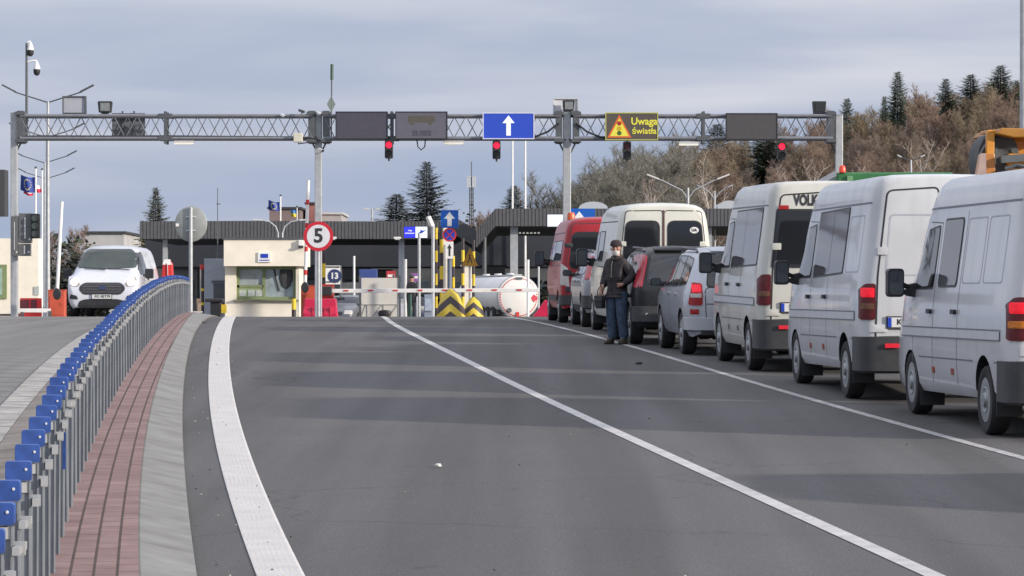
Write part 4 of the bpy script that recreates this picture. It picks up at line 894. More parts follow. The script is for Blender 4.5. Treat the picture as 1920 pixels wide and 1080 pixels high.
m = MB(); m.prism([(xo-.37,.08),(xo+.37,.08),(xo,.79)],-.014,-.010); m.build('triangle_edge', ORB, t)
m = MB(); m.prism([(xo-.29,.125),(xo+.29,.125),(xo,.68)],-.020,-.012); tr = m.build('triangle', YB, t)
for z, c in ((.52,(.35,.02,.02)),(.36,(.55,.36,.02)),(.22,(.05,.11,.03))):
    m = MB(); m.cyl((xo,-.027,z),(xo,-.018,z),.068,n=16); m.build('lamp_symbol', M('lamp_symbol_%d' % int(z*100), c, .5, 0, .05, 9), tr)
m = MB(); text_into(m, 'Uwaga', .31, (w_*.235,-.016,.575), 0, 'XZ', .002, .007, sx=.97); text_into(m, 'światła', .265, (w_*.235,-.016,.28), 0, 'XZ', .002, .004, sx=1.0); m.build('lettering', YB, t)
t, w_, h_ = panel(1361,212,1458,262,'message_sign','blank dark grey message sign near the right end of the gantry','sign',FE_,BLACK)
# panel seen from behind through the lattice
a, b = P(210,256,GD+.45), P(272,212,GD+.45); t = thing('mesh_panel', 'grey panel hanging behind the lattice at the left of the gantry', 'panel', ((a.x+b.x)/2, GD+.45, a.z))
m = MB(); m.box((0,0,(b.z-a.z)/2),(b.x-a.x,.06,b.z-a.z)); m.build('sheet', M('grey_panel_back', (.135,.145,.165), .6, .1, .12, 5), t); m = MB(); [m.box((x,-.06,(b.z-a.z)/2-.02),(.05,.05,b.z-a.z+.16)) for x in (-.18,.18)]; m.build('rail', DSTEEL, t)
# traffic lights
def signal(px, py, label, lit):
    t = thing('traffic_light', label, 'traffic light', G2(px, py+35), 0, 'traffic lights under the gantry')
    h = 34/S_; w_ = .25
    m = MB(); m.prism(rect(-w_/2,0,w_/2,h,.05),0,.20); m.box((0,.12,h+.05),(.05,.05,.13)); m.cyl((0,.1,-.08),(0,.1,.0),.03,n=8); m.build('housing', BLACK, t, bev=.01)
    for k, z in enumerate((h*.74, h*.26)):
        m = MB(); m.cyl((0,-.025,z),(0,.0,z),.098,n=20); m.build('lens', SIGRED if (k == 0 and lit) else M('unlit_red_lens', (.10,.008,.014), .25, 0, .1, 20) if k == 0 else M('unlit_dark_lens', (.02,.025,.022), .25, 0, .1, 20), t)
        m = MB(); vs = []; n = 13
        for y in (-.14, 0):
            for i in range(n):
                a_ = math.pi*(-.12+1.24*i/(n-1)); q = .108; vs.append((q*math.cos(a_), y, z+q*math.sin(a_)))
                vs.append(((q+.008)*math.cos(a_), y, z+(q+.008)*math.sin(a_)))
        fs = []
        for i in range(n-1):
            o = 2*n; fs += [(2*i,2*i+2,o+2*i+2,o+2*i),(2*i+1,o+2*i+1,o+2*i+3,2*i+3),(2*i,2*i+1,2*i+3,2*i+2),(o+2*i,o+2*i+2,o+2*i+3,o+2*i+1)]
        m.add(vs, fs); m.build('hood', BLACK, t)
signal(729,262,'lit red traffic light below the gap between the dark and grey message signs',1)
signal(931,263,'lit red traffic light hanging beneath the blue arrow sign',1)
signal(1176,264,'traffic light with its red lamp off, beneath the yellow triangle sign',0)
signal(1466,265,'lit red traffic light hanging just right of the blank dark sign',1)
# strip lamps under the girders
for px, py, l in ((345,263,'white strip lamp under the left girder'),(851,263,'white strip lamp under the gantry left of the blue arrow sign'),(1291,265,'white strip lamp under the gantry between the triangle sign and the blank sign')):
    t = thing('strip_lamp', l, 'lamp', P(px, py, GD-.2), 0, 'strip lamps under the gantry')
    m = MB(); m.box((0,0,-.04),(.62,.22,.05)); m.build('lamp_body', LGREY, t, bev=.01); m = MB(); m.prism(rect(-.30,-.135,.30,-.066,.03),-.10,.10); m.build('diffuser', M('white_diffuser', (.82,.81,.74), .4, 0, .03, 9), t)
    m = MB(); [m.box((x,0,.02),(.04,.06,.09)) for x in (-.28,.28)]; m.build('hanger', DSTEEL, t)
# floodlights and camera boxes on top
def flood(px, y0, y1, wpx, label, mesh=None):
    a = P(px, y1, GD-.1); h = (y1-y0)/S_; w_ = wpx/S_; t = thing('floodlight', label, 'floodlight', a, 0)
    m = MB(); m.prism(rpoly([(-w_*.42,.03),(w_*.42,.03),(w_/2,h),(-w_/2,h)],.03),-.1,.16); m.build('housing', BLACK, t, bev=.015)
    m = MB(); m.prism(rect(-w_*.30,h*.22,w_*.36,h*.86,.02),-.112,-.098); m.build('glass', mesh or M('floodlight_glass', (.20,.22,.22), .2, 0, .2, 9), t)
    m = MB(); m.box((0,.03,-.02),(w_*.5,.08,.10)); m.build('bracket', DSTEEL, t); return t
flood(197,190,213,27,'black floodlight with pale glass standing on the left girder'); flood(1536,190,215,26,'black floodlight near the right end of the gantry',M('dark_floodlight_glass', (.03,.032,.035), .2, 0, .2, 9)); flood(1066,188,210,23,'small grey floodlight framed by the white camera box')
def frame_box(x0, y0, x1, y1, label, face, dy):
    a, b = P(x0,y1,GD+dy), P(x1,y0,GD+dy); t = thing('detector_box', label, 'detector', ((a.x+b.x)/2, GD+dy, a.z)); w_, h_ = b.x-a.x, b.z-a.z
    m = MB(); m.box((0,.09,h_/2),(w_-.06,.14,h_-.06)); m.build('panel', face, t)
    m = MB(); [m.box((x,.09,h_/2),(.035,.24,h_)) for x in (-w_/2+.018,w_/2-.018)]; [m.box((0,.09,z),(w_-.072,.24,.03)) for z in (.016,h_-.016)]; m.build('frame', LGREY if 'camera' in label else DSTEEL, t)
    m = MB(); m.box((0,.09,-.05),(w_*.8,.12,.10)); m.build('foot', DSTEEL, t)
frame_box(117,180,161,213,'pale grey detector box with dark edges on the left girder',M('pale_blue_grey_sheet', (.36,.38,.43), .5, 0, .06, 3),0); frame_box(1037,184,1085,214,'white framed camera box on top of the third gantry post',M('white_sheet', (.62,.63,.66), .5, 0, .05, 3),.25)
# dome cameras on the tall thin pole
cp = thing('camera_pole', 'tall thin pole rising from the left end of the gantry', 'pole', P(50, 262, GD+.36)); m = MB(); m.cyl((0,0,0),(0,0,(262-80)/S_),.045,.038,n=10); m.build('mast', DSTEEL, cp, smooth=60); m = MB(); m.box((0,-.05,.3),(.12,.16,.06)); m.box((0,-.05,.6),(.12,.16,.06)); m.build('clamp', DSTEEL, cp)
for px, py, l in ((57,104,'upper white dome camera at the top of the thin pole'),(69,140,'lower white dome camera on its arm below the other one')):
    t = thing('dome_camera', l, 'camera', P(px, py, GD+.36), 0, 'dome cameras on the pole')
    m = MB(); m.lathe([(.001,.40),(.03,.40),(.055,.36),(.085,.27),(.108,.20),(.112,.165),(.001,.165)],18); m.build('shroud', WHITE, t, smooth=50)
    m = MB(); m.lathe([(.001,-.035),(.05,-.022),(.09,.025),(.106,.09),(.108,.165),(.001,.165)],18); m.build('dome', BLACK, t, smooth=60)
    m = MB(); dx = PX(50,GD+.36)-PX(px,GD+.36); m.tube([(0,0,.38),(-.0,0,.43),(dx*.35,0,.435),(dx+.03,0,.40)],.028,8); m.build('arm', WHITE, t, smooth=60)
# small cameras, white box, aerial
for px, py, l in ((531,217,'small white camera on the top chord left of the second post'),(565,208,'small dark camera perched on the left girder'),(599,213,'small white camera on top of the second post'),(601,281,'small white camera on the side of the second post')):
    t = thing('small_camera', l, 'camera', P(px, py, GD-.45)); m = MB(); m.bar((-.07,.07,.03),(.07,-.12,-.03),.075,.075); m.build('camera_body', DSTEEL if 'dark' in l else WHITE, t, bev=.012); m = MB(); m.cyl((.07,-.12,-.03),(.085,-.16,-.038),.04,n=12); m.build('lens_tube', BLACK, t); m = MB(); m.bar((0,0,0),(0,.3,-.06),.03,.03); m.build('bracket', DSTEEL, t)
t = thing('junction_box', 'cream junction box hung under the girder left of the second post', 'box', P(559,266,GD-.42)); m = MB(); m.box((0,0,.13),(.28,.2,.28)); m.build('case', M('cream_plastic', (.58,.56,.47), .5, 0, .05, 5), t, bev=.02); m = MB(); m.tube([(0,0,0),(.0,0,-.06),(.3,.0,-.02),(.6,.1,-.0)],.02,6); m.build('cable', BLACK, t, smooth=60)
t = thing('aerial_mast', 'thin aerial mast with a diamond plate above the second gantry post', 'aerial', P(621,262,GD+.36)); m = MB(); m.cyl((0,0,0),(.02,0,(262-120)/S_),.022,n=8); m.build('mast', DSTEEL, t, smooth=60)
m = MB(); m.prism([(0,.85),(.135,1.10),(0,1.36),(-.135,1.10)],-.02,.02); m.build('diamond_plate', M('grey_green_plate', (.20,.24,.22), .5, .1, .1, 9), t); m = MB(); m.cyl((.02,0,1.86),(.025,0,2.34),.05,n=10); m.build('antenna', M('dark_green_antenna', (.05,.10,.06), .5, 0, .1, 9), t, smooth=60)
# ------------------------------------------------------------------ street lamps
def lamp(px, py, D, half, label, arms, headm, group=None):
    b = P(px, py, D); g0 = terrain(b.x, D); H = b.z-g0; t = thing('street_lamp', label, 'street lamp', (b.x, D, g0), 0, group)
    m = MB(); m.cyl((0,0,0),(0,0,H),.10,.055,n=10); m.cyl((0,0,0),(0,0,1.1),.14,.12,n=10); m.build('pole', STEEL, t, smooth=60)
    for s in (-1, 1):
        m = MB(); m.tube([(0,0,H-(.9 if arms == 'curved' else .05))]+([(s*.05,0,H-.45),(s*.28,0,H-.12)] if arms == 'curved' else [])+[(s*half*.62,0,H+half*.17+.0),(s*half*.74,0,H+half*.21)],.032,6); m.build('arm', STEEL if arms == 'curved' else DSTEEL, t, smooth=60)
        m = MB(); a = Vector((s*half*.70,0,H+half*.205)); e = Vector((s*half,0,H+half*(.36 if arms != 'curved' else .32)))
        m.bar(a, e, .20, .07); m.build('lamp_head', headm, t, bev=.02)
LS = (('nearest double street lamp at the left, tallest, behind the detector box',90,190,142),('double street lamp at the left seen through the gantry lattice',88,256,172),('double street lamp at the left, its arms just below the gantry',84,304,202),('furthest double street lamp at the left, beside the flags',86,334,227))
for l, px, py, D in LS: lamp(px, py, D, 1.88, l, 'straight', DSTEEL, 'double street lamps along the left road')
lamp(1290,352,159,1.9,'pale double street lamp in front of the bare wood','curved',M('pale_lamp_head', (.62,.61,.58), .4, 0, .05, 5))
lamp(1340,358,215,1.1,'second fainter double street lamp right of the pale one','curved',STEEL); lamp(1708,300,190,.75,'short street lamp post in front of the birch above the green truck','straight',LGREY)
b = P(1919,300,86); t = thing('tall_pole', 'tall grey pole at the right edge of the picture', 'pole', (b.x,86,gz(86))); m = MB(); m.cyl((0,0,0),(0,0,14),.11,.07,n=12); m.build('shaft', STEEL, t, smooth=60); m = MB(); m.box((0,0,.02),(.4,.4,.04)); m.build('base_plate', DSTEEL, t)
# ------------------------------------------------------------------ checkpoint furniture around the crest
ORC = M('orange_red_cabinet', (.50,.085,.045), .5, 0, .1, 4); PLR = M('red_plastic', (.50,.012,.06), .4, 0, .12, 5); YB_ = M('black_band_paint', (.045,.035,.04), .5, 0, .15, 9)
def at(px, D): return (PX(px, D), D, gz(D))
def zt(py, D): return CZ+(H0-py)/F*D-gz(D)        # height above ground of a row at a distance
def sc(D): return F/D
def pole_thing(name, label, cat, px, D, ytop, r, mat, group=None, bands=None, base=True):
    t = thing(name, label, cat, at(px, D), 0, group); h = zt(ytop, D)
    if bands:
        n = max(2, round(h/bands)); m = MB(); k = h/n
        for i in range(n): m.cyl((0,0,i*k),(0,0,(i+1)*k-.001),r,n=14,mi=i % 2)
        m.build('striped_pole', [YB_, YEL], t, smooth=60)
    else: m = MB(); m.cyl((0,0,0),(0,0,h),r,n=12); m.build('pole', mat, t, smooth=60)
    if base: m = MB(); m.box((0,0,.012),(r*4,r*4,.024)); m.build('base_plate', DSTEEL, t)
    return t, h
def boom_up(px0, px1, ytop, ybot, D, label, dots):
    a, b = P(px1, ybot, D), P(px0, ytop, D); t = thing('barrier_boom', label, 'barrier', a); m = MB(); d = b-a; m.cyl((0,0,0),d,.055,n=12)
    m.build('boom', WHITE, t, smooth=60)
    if dots:
        m = MB(); L_ = d.length; k = .35
        while k < L_-.1: m.cyl(d*(k/L_),d*((k+.16)/L_),.0575,n=12); k += .75
        m.build('red_stripe', RED, t, smooth=60)
    m = MB(); m.lathe([(.10,-.12),(.12,-.08),(.12,.08),(.10,.12)],16,0,'Y',(0,0,-.05),(1.0,1,1.5)); m.build('hub', BLACK, t, smooth=50); return t
boom_up(116,107,378,548,106,'raised white barrier boom at the left beside the white van',False)
boom_up(578,572,338,536,111,'raised white barrier boom with red marks beside the speed limit sign',True)
def cabinet(x0, x1, y0, D, mat, label, d=.5):
    t = thing('barrier_cabinet', label, 'barrier', at((x0+x1)/2, D)); w_ = (x1-x0)/sc(D); h = zt(y0, D); m = MB(); m.box((0,0,h/2),(w_,d,h)); m.build('cabinet', mat, t, bev=.02)
    m = MB(); m.box((0,-d/2-.006,h*.45),(w_*.8,.012,h*.7)); m.box((w_*.3,-d/2-.018,h*.5),(.04,.02,.10)); m.build('door', mat, t, bev=.004); m = MB(); m.box((0,0,h+.016),(w_*1.05,d*1.05,.03)); m.build('lid', mat, t); return t
cabinet(92,123,545,108,ORC,'orange barrier cabinet at the left behind the white van'); cabinet(565,592,537,112,ORC,'orange red barrier cabinet left of the second gantry post'); cabinet(603,626,535,111,M('bright_red_cabinet', (.55,.05,.035), .45, 0, .1, 5),'red barrier cabinet carrying the closed boom')
# closed boom
D = 110.4; a, b = P(612,545.5,D), P(1011,544,D-.5); t = thing('barrier_boom', 'closed white barrier boom with small red marks across the lanes', 'barrier', a); d = b-a; m = MB(); m.bar((0,0,0),d,.10,.125); m.build('boom', WHITE, t, bev=.01)
m = MB(); k = .55; dn = d.normalized()
while k < d.length-.2: m.bar(dn*k+Vector((0,-.06,.01)),dn*(k+.16)+Vector((0,-.06,.01)),.02,.045); k += .79
m.build('red_mark', RED, t); m = MB(); m.box((0,-.05,0),(.38,.42,.30)); m.build('hub', BLACK, t, bev=.03)
# left low boom
D = 107.5; a, b = P(30,582,D), P(95,582,D); t = thing('barrier_boom', 'low white barrier rail in front of the red panel at the left', 'barrier', a); m = MB(); m.bar((0,0,0),b-a,.06,.12); m.build('boom', WHITE, t); m = MB(); m.box((b-a)*.98+Vector((0,0,-.22)),(.09,.1,.40)); m.box(Vector((.2,0,-.25)),(.09,.1,.40)); m.build('stand', DSTEEL, t)
t = thing('red_panel', 'red and dark panel behind the low white rail at the left', 'panel', at(58,112)); h = zt(559,112); m = MB(); m.box((0,0,h/2),(40/sc(112),.08,h)); m.build('board', RED, t); m = MB(); m.box((-.20,-.05,h*.62),(.30,.02,h*.6)); m.box((.10,-.05,h*.62),(.18,.02,h*.6)); m.build('dark_window', M('dark_maroon', (.10,.02,.03), .5, 0, .2, 6), t)
# water filled barriers
def jersey(px, wpx, D, ytop, label, grp=None):
    t = thing('plastic_barrier', label, 'barrier', at(px, D)); w_ = wpx/sc(D); h = zt(ytop, D); m = MB()
    prof = [(-.24,0),(.24,0),(.24,h*.25),(.10,h*.55),(.08,h),(-.08,h),(-.10,h*.55),(-.24,h*.25)]
    m.add([(x, p[0], p[1]) for x in (-w_/2, w_/2) for p in prof], [tuple(range(8)), tuple(range(15,7,-1))]+[(i,(i+1) % 8,8+(i+1) % 8,8+i) for i in range(8)]); m.v = [(x*(1-.10*z/h), y, z) for x, y, z in m.v]
    m.build('barrier_body', PLR, t, bev=.03); m = MB(); [m.box((x*w_,-.19,h*.32),(.05,.12,h*.50)) for x in (-.22,-.05,.12,.28)]; m.build('rib', M('darker_red_plastic', (.36,.01,.04), .45, 0, .1, 5), t, bev=.015)
jersey(601,66,108.8,560,'crimson water filled barrier at the foot of the second gantry post')
t = thing('plastic_barrier', 'low red barrier end beside the wheels of the red van', 'barrier', at(1006,104)); m = MB(); m.prism([(-.15,0),(1.1,0),(1.1,.30),(.25,.52),(-.02,.14)],-.2,.2); m.build('barrier_body', PLR, t, bev=.03)
t = thing('traffic_cone_stack', 'stack of red and white cones by the end of the railing', 'traffic cone', at(314,104)); 
m = MB(); zb, zt_ = zt(524,104), zt(487,104); q = zt_-zb
m.prism([(-.21,zb-.4),(.21,zb-.4),(.155,zt_-.12),(.06,zt_),(-.08,zt_),(-.13,zt_-.12)],-.16,.16); m.build('cones', RED, t, bev=.03); m = MB(); m.prism([(-.135,zt_-.15),(.155,zt_-.15),(.06,zt_+.01),(-.08,zt_+.01)],-.166,.166); m.bar((.03,-.168,zb),(.02,-.168,zt_-.1),.07,.01); m.build('white_band', WHITE, t)
m = MB(); m.box((0,0,.03),(.6,.6,.06)); m.bar((0,0,.06),(0,0,zb-.35),.16,.16); m.build('stand', BLACK, t)
# striped poles
for px, D, yt, r, l in ((818,114,427,.045,'left slim yellow and black striped pole beside the one way sign'),(828,113.5,424,.06,'thicker yellow and black striped pole touching the one way sign'),(868,116,447,.055,'yellow and black striped pole left of the triangle sign'),(888,116,450,.05,'yellow and black striped pole behind the triangle sign'),(607,113,468,.06,'yellow and black striped pole below the speed limit sign'),(551,117,560,.075,'short yellow and black corner guard in front of the booth'),(850,114.6,480,.05,'yellow and black striped pole right of the no stopping sign')):
    pole_thing('striped_pole', l, 'pole', px, D, yt, r, None, 'yellow and black striped poles', .42 if r > .05 else .36)
for px, D, w_, yt, l in ((838,116.5,.26,424,'cream column behind the one way sign'),(875,118,.34,500,'cream column behind the triangle sign')):
    t = thing('column', l, 'column', at(px, D)); h = zt(yt, D); m = MB(); m.box((0,0,h/2),(w_,w_,h)); m.build('shaft', CREAM, t, bev=.015); m = MB(); m.box((0,0,h+.03),(w_*1.2,w_*1.2,.06)); m.build('cap', LGREY, t)
# striped bollards
def chevron():
    m = M('yellow_black_chevrons', (.7,.5,.04), .5, 0, .1, 5); nt = m.node_tree; b = nt.nodes['Principled BSDF']; L = nt.links.new
    g = node(nt, 'ShaderNodeTexCoord'); s = node(nt, 'ShaderNodeSeparateXYZ'); L(g.outputs['Object'], s.inputs['Vector'])
    a = node(nt, 'ShaderNodeMath', operation='ABSOLUTE'); L(s.outputs['X'], a.inputs[0]); q = node(nt, 'ShaderNodeMath', operation='MULTIPLY_ADD'); L(a.outputs[0], q.inputs[0]); q.inputs[1].default_value = .85; L(s.outputs['Z'], q.inputs[2])
    d = node(nt, 'ShaderNodeMath', operation='MULTIPLY_ADD'); L(q.outputs[0], d.inputs[0]); d.inputs[1].default_value = 1/.48; d.inputs[2].default_value = -.458; f = node(nt, 'ShaderNodeMath', operation='FRACT'); L(d.outputs[0], f.inputs[0])
    l = node(nt, 'ShaderNodeMath', operation='LESS_THAN'); l.inputs[1].default_value = .5; L(f.outputs[0], l.inputs[0])
    x = node(nt, 'ShaderNodeMix', data_type='RGBA'); L(l.outputs[0], x.inputs['Factor']); x.inputs['A'].default_value = (.055,.04,.045,1); x.inputs['B'].default_value = (.62,.47,.05,1); L(x.outputs['Result'], b.inputs['Base Color']); return m
CH = chevron()
for px, D, w_, yt, l in ((845,109.2,.92,540,'larger bullet shaped bollard with yellow and black chevrons below the one way sign'),(888,110.0,.68,556,'smaller bullet shaped bollard with yellow and black chevrons below the triangle sign')):
    h = zt(yt, D); m = MB(); m.lathe([(.46*(1-(i/14)**1.75)**.62, .94*i/14) for i in range(14)]+[(.001,.94)],28); o = m.build('striped_bollard', CH, smooth=60); o.location = at(px, D); o.scale = (w_/.92, w_/.92, h/.94); tag(o, l, 'bollard', 'striped bollards')
# sign post with one way, no stopping and arrow plate
D = 110.9; t = thing('signpost', 'dark post with blue one way sign, round no stopping sign and arrow plate', 'signpost', at(843,D)); z0 = gz(D)
m = MB(); m.cyl((0,0,0),(0,0,zt(396,D)),.075,n=14); m.build('post', M('blue_grey_post', (.13,.16,.22), .5, .1, .1, 6), t, smooth=60)
def lz(py): return zt(py, D)
w_ = 33/sc(D); m = MB(); m.prism(rect(-w_/2,lz(427.5),w_/2,lz(394),.03),-.12,-.09); s1 = m.build('one_way_plate', M('one_way_blue', (.006,.10,.46), .4, 0, .05, 5), t); hh = lz(394)-lz(427.5)
m = MB(); m.prism([(x,z+lz(427.5)+hh*.10) for x, z in [(-.07,0),(.07,0),(.07,hh*.42),(.17,hh*.42),(0,hh*.8),(-.17,hh*.42),(-.07,hh*.42)]],-.126,-.121); m.build('white_arrow', WHITE, s1)
m = MB(); m.prism(disc(0,lz(440.5),13/sc(D)),-.12,-.095); s2 = m.build('no_stopping_plate', RED, t); m = MB(); m.prism(disc(0,lz(440.5),10/sc(D)),-.126,-.121); m.build('blue_field', BLUE, s2); m = MB(); c_ = lz(440.5); q = .12; [m.bar((-q*k,-.129,c_+q),(q*k,-.129,c_-q),.006,.03) for k in (-1,1)]; m.build('red_cross', RED, s2)
m = MB(); m.prism(rect(-.125,lz(485),.125,lz(453),.02),-.12,-.095); s3 = m.build('arrow_plate', WHITE, t); hh = lz(453)-lz(485); m = MB(); m.prism([(x,z+lz(485)+hh*.15) for x, z in [(-.03,0),(.03,0),(.03,hh*.45),(.075,hh*.45),(0,hh*.7),(-.075,hh*.45),(-.03,hh*.45)]],-.126,-.121); m.build('black_arrow', BLACK, s3)
D = 113; t = thing('warning_sign', 'amber triangular warning sign on a thin post behind the smaller bollard', 'sign', at(881,D)); m = MB(); m.cyl((0,0,0),(0,0,lz(470)),.04,n=10); m.build('post', LGREY, t, smooth=60)
w_ = 31/sc(D); m = MB(); m.prism(rpoly([(-w_/2,lz(499)),(w_/2,lz(499)),(0,lz(464))],.05),-.10,-.07); m.build('amber_plate', M('amber_plate', (.40,.20,.02), .5, 0, .1, 6), t); m = MB(); zc = lz(487); m.prism(rpoly([(-.16,lz(496)),(.16,lz(496)),(0,lz(475))],.03),-.104,-.101); m.build('inner_field', M('amber_field', (.50,.27,.03), .5, 0, .1, 6), t); m = MB(); [m.bar((.0,-.107,zc+.10),(s*.07,-.107,zc-.12),.006,.035) for s in (-1,1)]; m.box((0,-.107,zc+.14),(.05,.006,.06)); m.build('black_symbol', BLACK, t)
# speed limit sign, on its own post in front of the gantry post
D = 105.6; t = thing('speed_limit_sign', 'round speed limit sign with red ring and a black 5', 'sign', at(597,D)); zc = lz(443); m = MB(); m.cyl((0,.06,0),(0,.06,zc+.1),.045,n=10); m.build('post', STEEL, t, smooth=60)
r_ = 28/sc(D); m = MB(); m.prism(disc(0,zc,r_,32),0,.02); m.build('red_ring', M('sign_red', (.50,.018,.035), .4, 0, .05, 5), t); m = MB(); m.prism(disc(0,zc,r_*.775,32),-.006,-.001); m.build('white_field', M('sign_white', (.62,.63,.66), .4, 0, .04, 5), t); m = MB(); text_into(m, '5', .60, (.005,-.012,zc), 0, 'XZ', .003, .016, sx=1.0); m.build('numeral', BLACK, t)
# round sign seen from behind, at the end of the railing
D = 106.2; t = thing('round_sign', 'round sign seen from its grey back, on a post at the end of the railing', 'sign', at(358,D)); zc = lz(420); r_ = 31/sc(D); m = MB(); m.cyl((0,-.05,0),(0,-.05,lz(389)),.06,n=12); m.build('post', STEEL, t, smooth=60)
m = MB(); m.lathe([(.001,.0),(r_*.96,.0),(r_,.015),(r_,.05),(r_*.97,.05),(r_*.96,.02),(.001,.02)],40,0,'Y',(.0,.02,zc),(.98,1,1.08)); m.build('plate', M('grey_sign_back', (.26,.28,.275), .5, .15, .08, 5), t, smooth=40); m = MB(); [m.box((0,-.01,zc+dz),(.30,.06,.035)) for dz in (-.2,.22)]; m.build('clamp', LGREY, t); m = MB(); m.box((-r_*.82,-.012,zc-.03),(.09,.01,.09)); m.build('sticker', WHITE, t); m = MB(); m.box((.1,0,.17),(.5,.2,.035)); m.box((0,-.05,.05),(.3,.3,.1)); m.build('foot', LGREY, t)
# ------------------------------------------------------------------ booths
GRF = M('olive_green_frame', (.20,.25,.12), .5, 0, .1, 5)
D = 120; t = thing('border_booth', 'cream booth with a wide green framed window, right of the white edge line', 'booth', at(497,D)); w_ = 152/sc(D); h = zt(449,D); z1, z2 = zt(562,D), zt(500,D); zo = zt(499,D)
xl, xr = PX(442,D)-PX(497,D), PX(554,D)-PX(497,D)
m = MB(); m.box((0,1.2,(h+zo)/2),(w_,3.0,h-zo)); m.box((-w_/2+(xl+w_/2)/2+.0,1.45,zo/2),(xl+w_/2,2.5,zo-.004)); m.box((w_/2-(w_/2-xr)/2-.12,1.45,zo/2),(w_/2-xr-.24,2.5,zo-.004)); m.box(((xl+xr)/2,1.45,z1/2),(xr-xl-.004,2.5,z1)); m.build('wall', CREAM, t)
m = MB(); m.box((0,1.2,h+.03),(w_+.12,3.12,.06)); m.build('roof_edge', DSTEEL, t)
wx = xr-xl; fr = MB(); y_ = .40
for q in ((xl+.05,.10,zo-z1,(z1+zo)/2),(xr-.05,.10,zo-z1,(z1+zo)/2),(xl+wx*.46,.10,zo-z1,(z1+zo)/2)): fr.box((q[0],y_,q[3]),(q[1],.12,q[2]-.01))
for z in (z1+.05,zo-.06): fr.box(((xl+xr)/2,y_-.002,z),(wx-.01,.118,.10))
fr.box((xl+wx*.23,y_-.003,z1+(zo-z1)*.40),(wx*.44,.114,.09)); wf = fr.build('window', GRF, t)
m = MB(); m.box(((xl+xr)/2,y_+.03,(z1+zo)/2),(wx-.05,.02,zo-z1-.05)); m.build('pane', M('booth_glass', (.30,.36,.38), .06, 0, .35, 2.2, ior=1.7), wf)  # reflected sky is put into the pale glass colour
m = MB(); m.box((xl+wx*.23,y_-.02,z1+(zo-z1)*.20),(wx*.42,.03,(zo-z1)*.33)); m.build('lower_panel', M('green_panel', (.25,.33,.17), .5, 0, .1, 5), wf); m = MB(); [m.box((xl+wx*x,y_-.045,z1+(zo-z1)*.2),(.24,.012,.22)) for x in (.10,.25,.38)]; m.build('notice', M('grey_notice', (.42,.46,.44), .6, 0, .2, 14), wf)
m = MB(); m.tube([(xl+wx*.63,y_+.0,zo-.1),(xl+wx*.66,y_-.0,z1+.75),(xl+wx*.72,y_-.0,z1+.3)],.035,6); m.lathe([(.001,-.42),(.16,-.30),(.24,-.05),(.22,.25),(.10,.42),(.001,.45)],14,0,'Z',(xl+wx*.83,y_-.0,z1+.78),(1,.12,1)); m.build('painted_reflection', M('dark_reflection', (.05,.055,.06), .6, 0, .2, 6), wf, smooth=60)  # dark reflection in the right half of the window, put in as flat shapes
m = MB(); m.box(((xl+xr)/2,.22,z1-.02),(wx+.18,.34,.05)); m.build('sill', M('olive_sill', (.17,.18,.12), .6, 0, .1, 5), t)
m = MB(); m.box((0,-.33,zt(482.5,D)),(.44,.05,.34)); pq = m.build('plaque', WHITE, t); m = MB(); m.box((0,-.36,zt(480,D)),(.26,.012,.14)); m.box((0,-.36,zt(488,D)),(.34,.012,.03)); m.build('emblem', BLUE, pq)
m = MB(); m.box((1.26,-.38,zt(456,D)),(.16,.14,.2)); ql = m.build('wall_lamp', WHITE, t, bev=.02); m = MB(); m.box((1.26,-.40,zt(463,D)),(.17,.18,.07)); m.build('lamp_glass', BLACK, ql)
D = 121; t = thing('grey_cabinet', 'tall grey cabinet attached left of the cream booth', 'cabinet', at(403,D)); w_ = 40/sc(D); h = zt(485,D); m = MB(); m.box((0,.4,h/2),(w_,.9,h)); m.build('cabinet', M('blue_grey_metal', (.27,.30,.35), .5, .1, .08, 4), t, bev=.02); m = MB(); m.box((.15,-.06,h*.40),(w_*.52,.02,h*.42)); m.box((.12,-.08,h*.64),(w_*.6,.06,.06)); m.build('dark_hatch', M('dark_blue_grey', (.06,.065,.08), .5, 0, .1, 5), t)
t = thing('aerial_mast', 'thin whip aerial standing behind the grey cabinet', 'aerial', at(408,123)); m = MB(); h = zt(352,123); m.cyl((0,0,0),(0,0,h*.52),.05,n=8); m.cyl((0,0,h*.52),(0,0,h),.02,.012,n=8); m.box((.03,0,h*.88),(.16,.03,.03)); m.build('mast', DSTEEL, t, smooth=60); m = MB(); m.tube([(.0,-.1,h*.45),(.05,-.1,h*.33),(.2,-.1,h*.30),(.32,-.1,h*.36),(.32,-.1,h*.48)],.02,6); m.build('cable', BLACK, t, smooth=60)
t = thing('litter_bin', 'black bin with a yellow side at the foot of the grey cabinet', 'bin', at(408,117)); h = zt(561,117); m = MB(); m.box((-.05,0,h*.45),(.36,.4,h*.9)); m.build('bin_body', BLACK, t, bev=.03); m = MB(); m.box((-.1,-.05,h*.95),(.62,.5,.12)); m.build('lid', BLACK, t, bev=.03); m = MB(); m.box((.22,-.06,h*.55),(.16,.3,h*.40)); m.build('yellow_side', YEL, t)
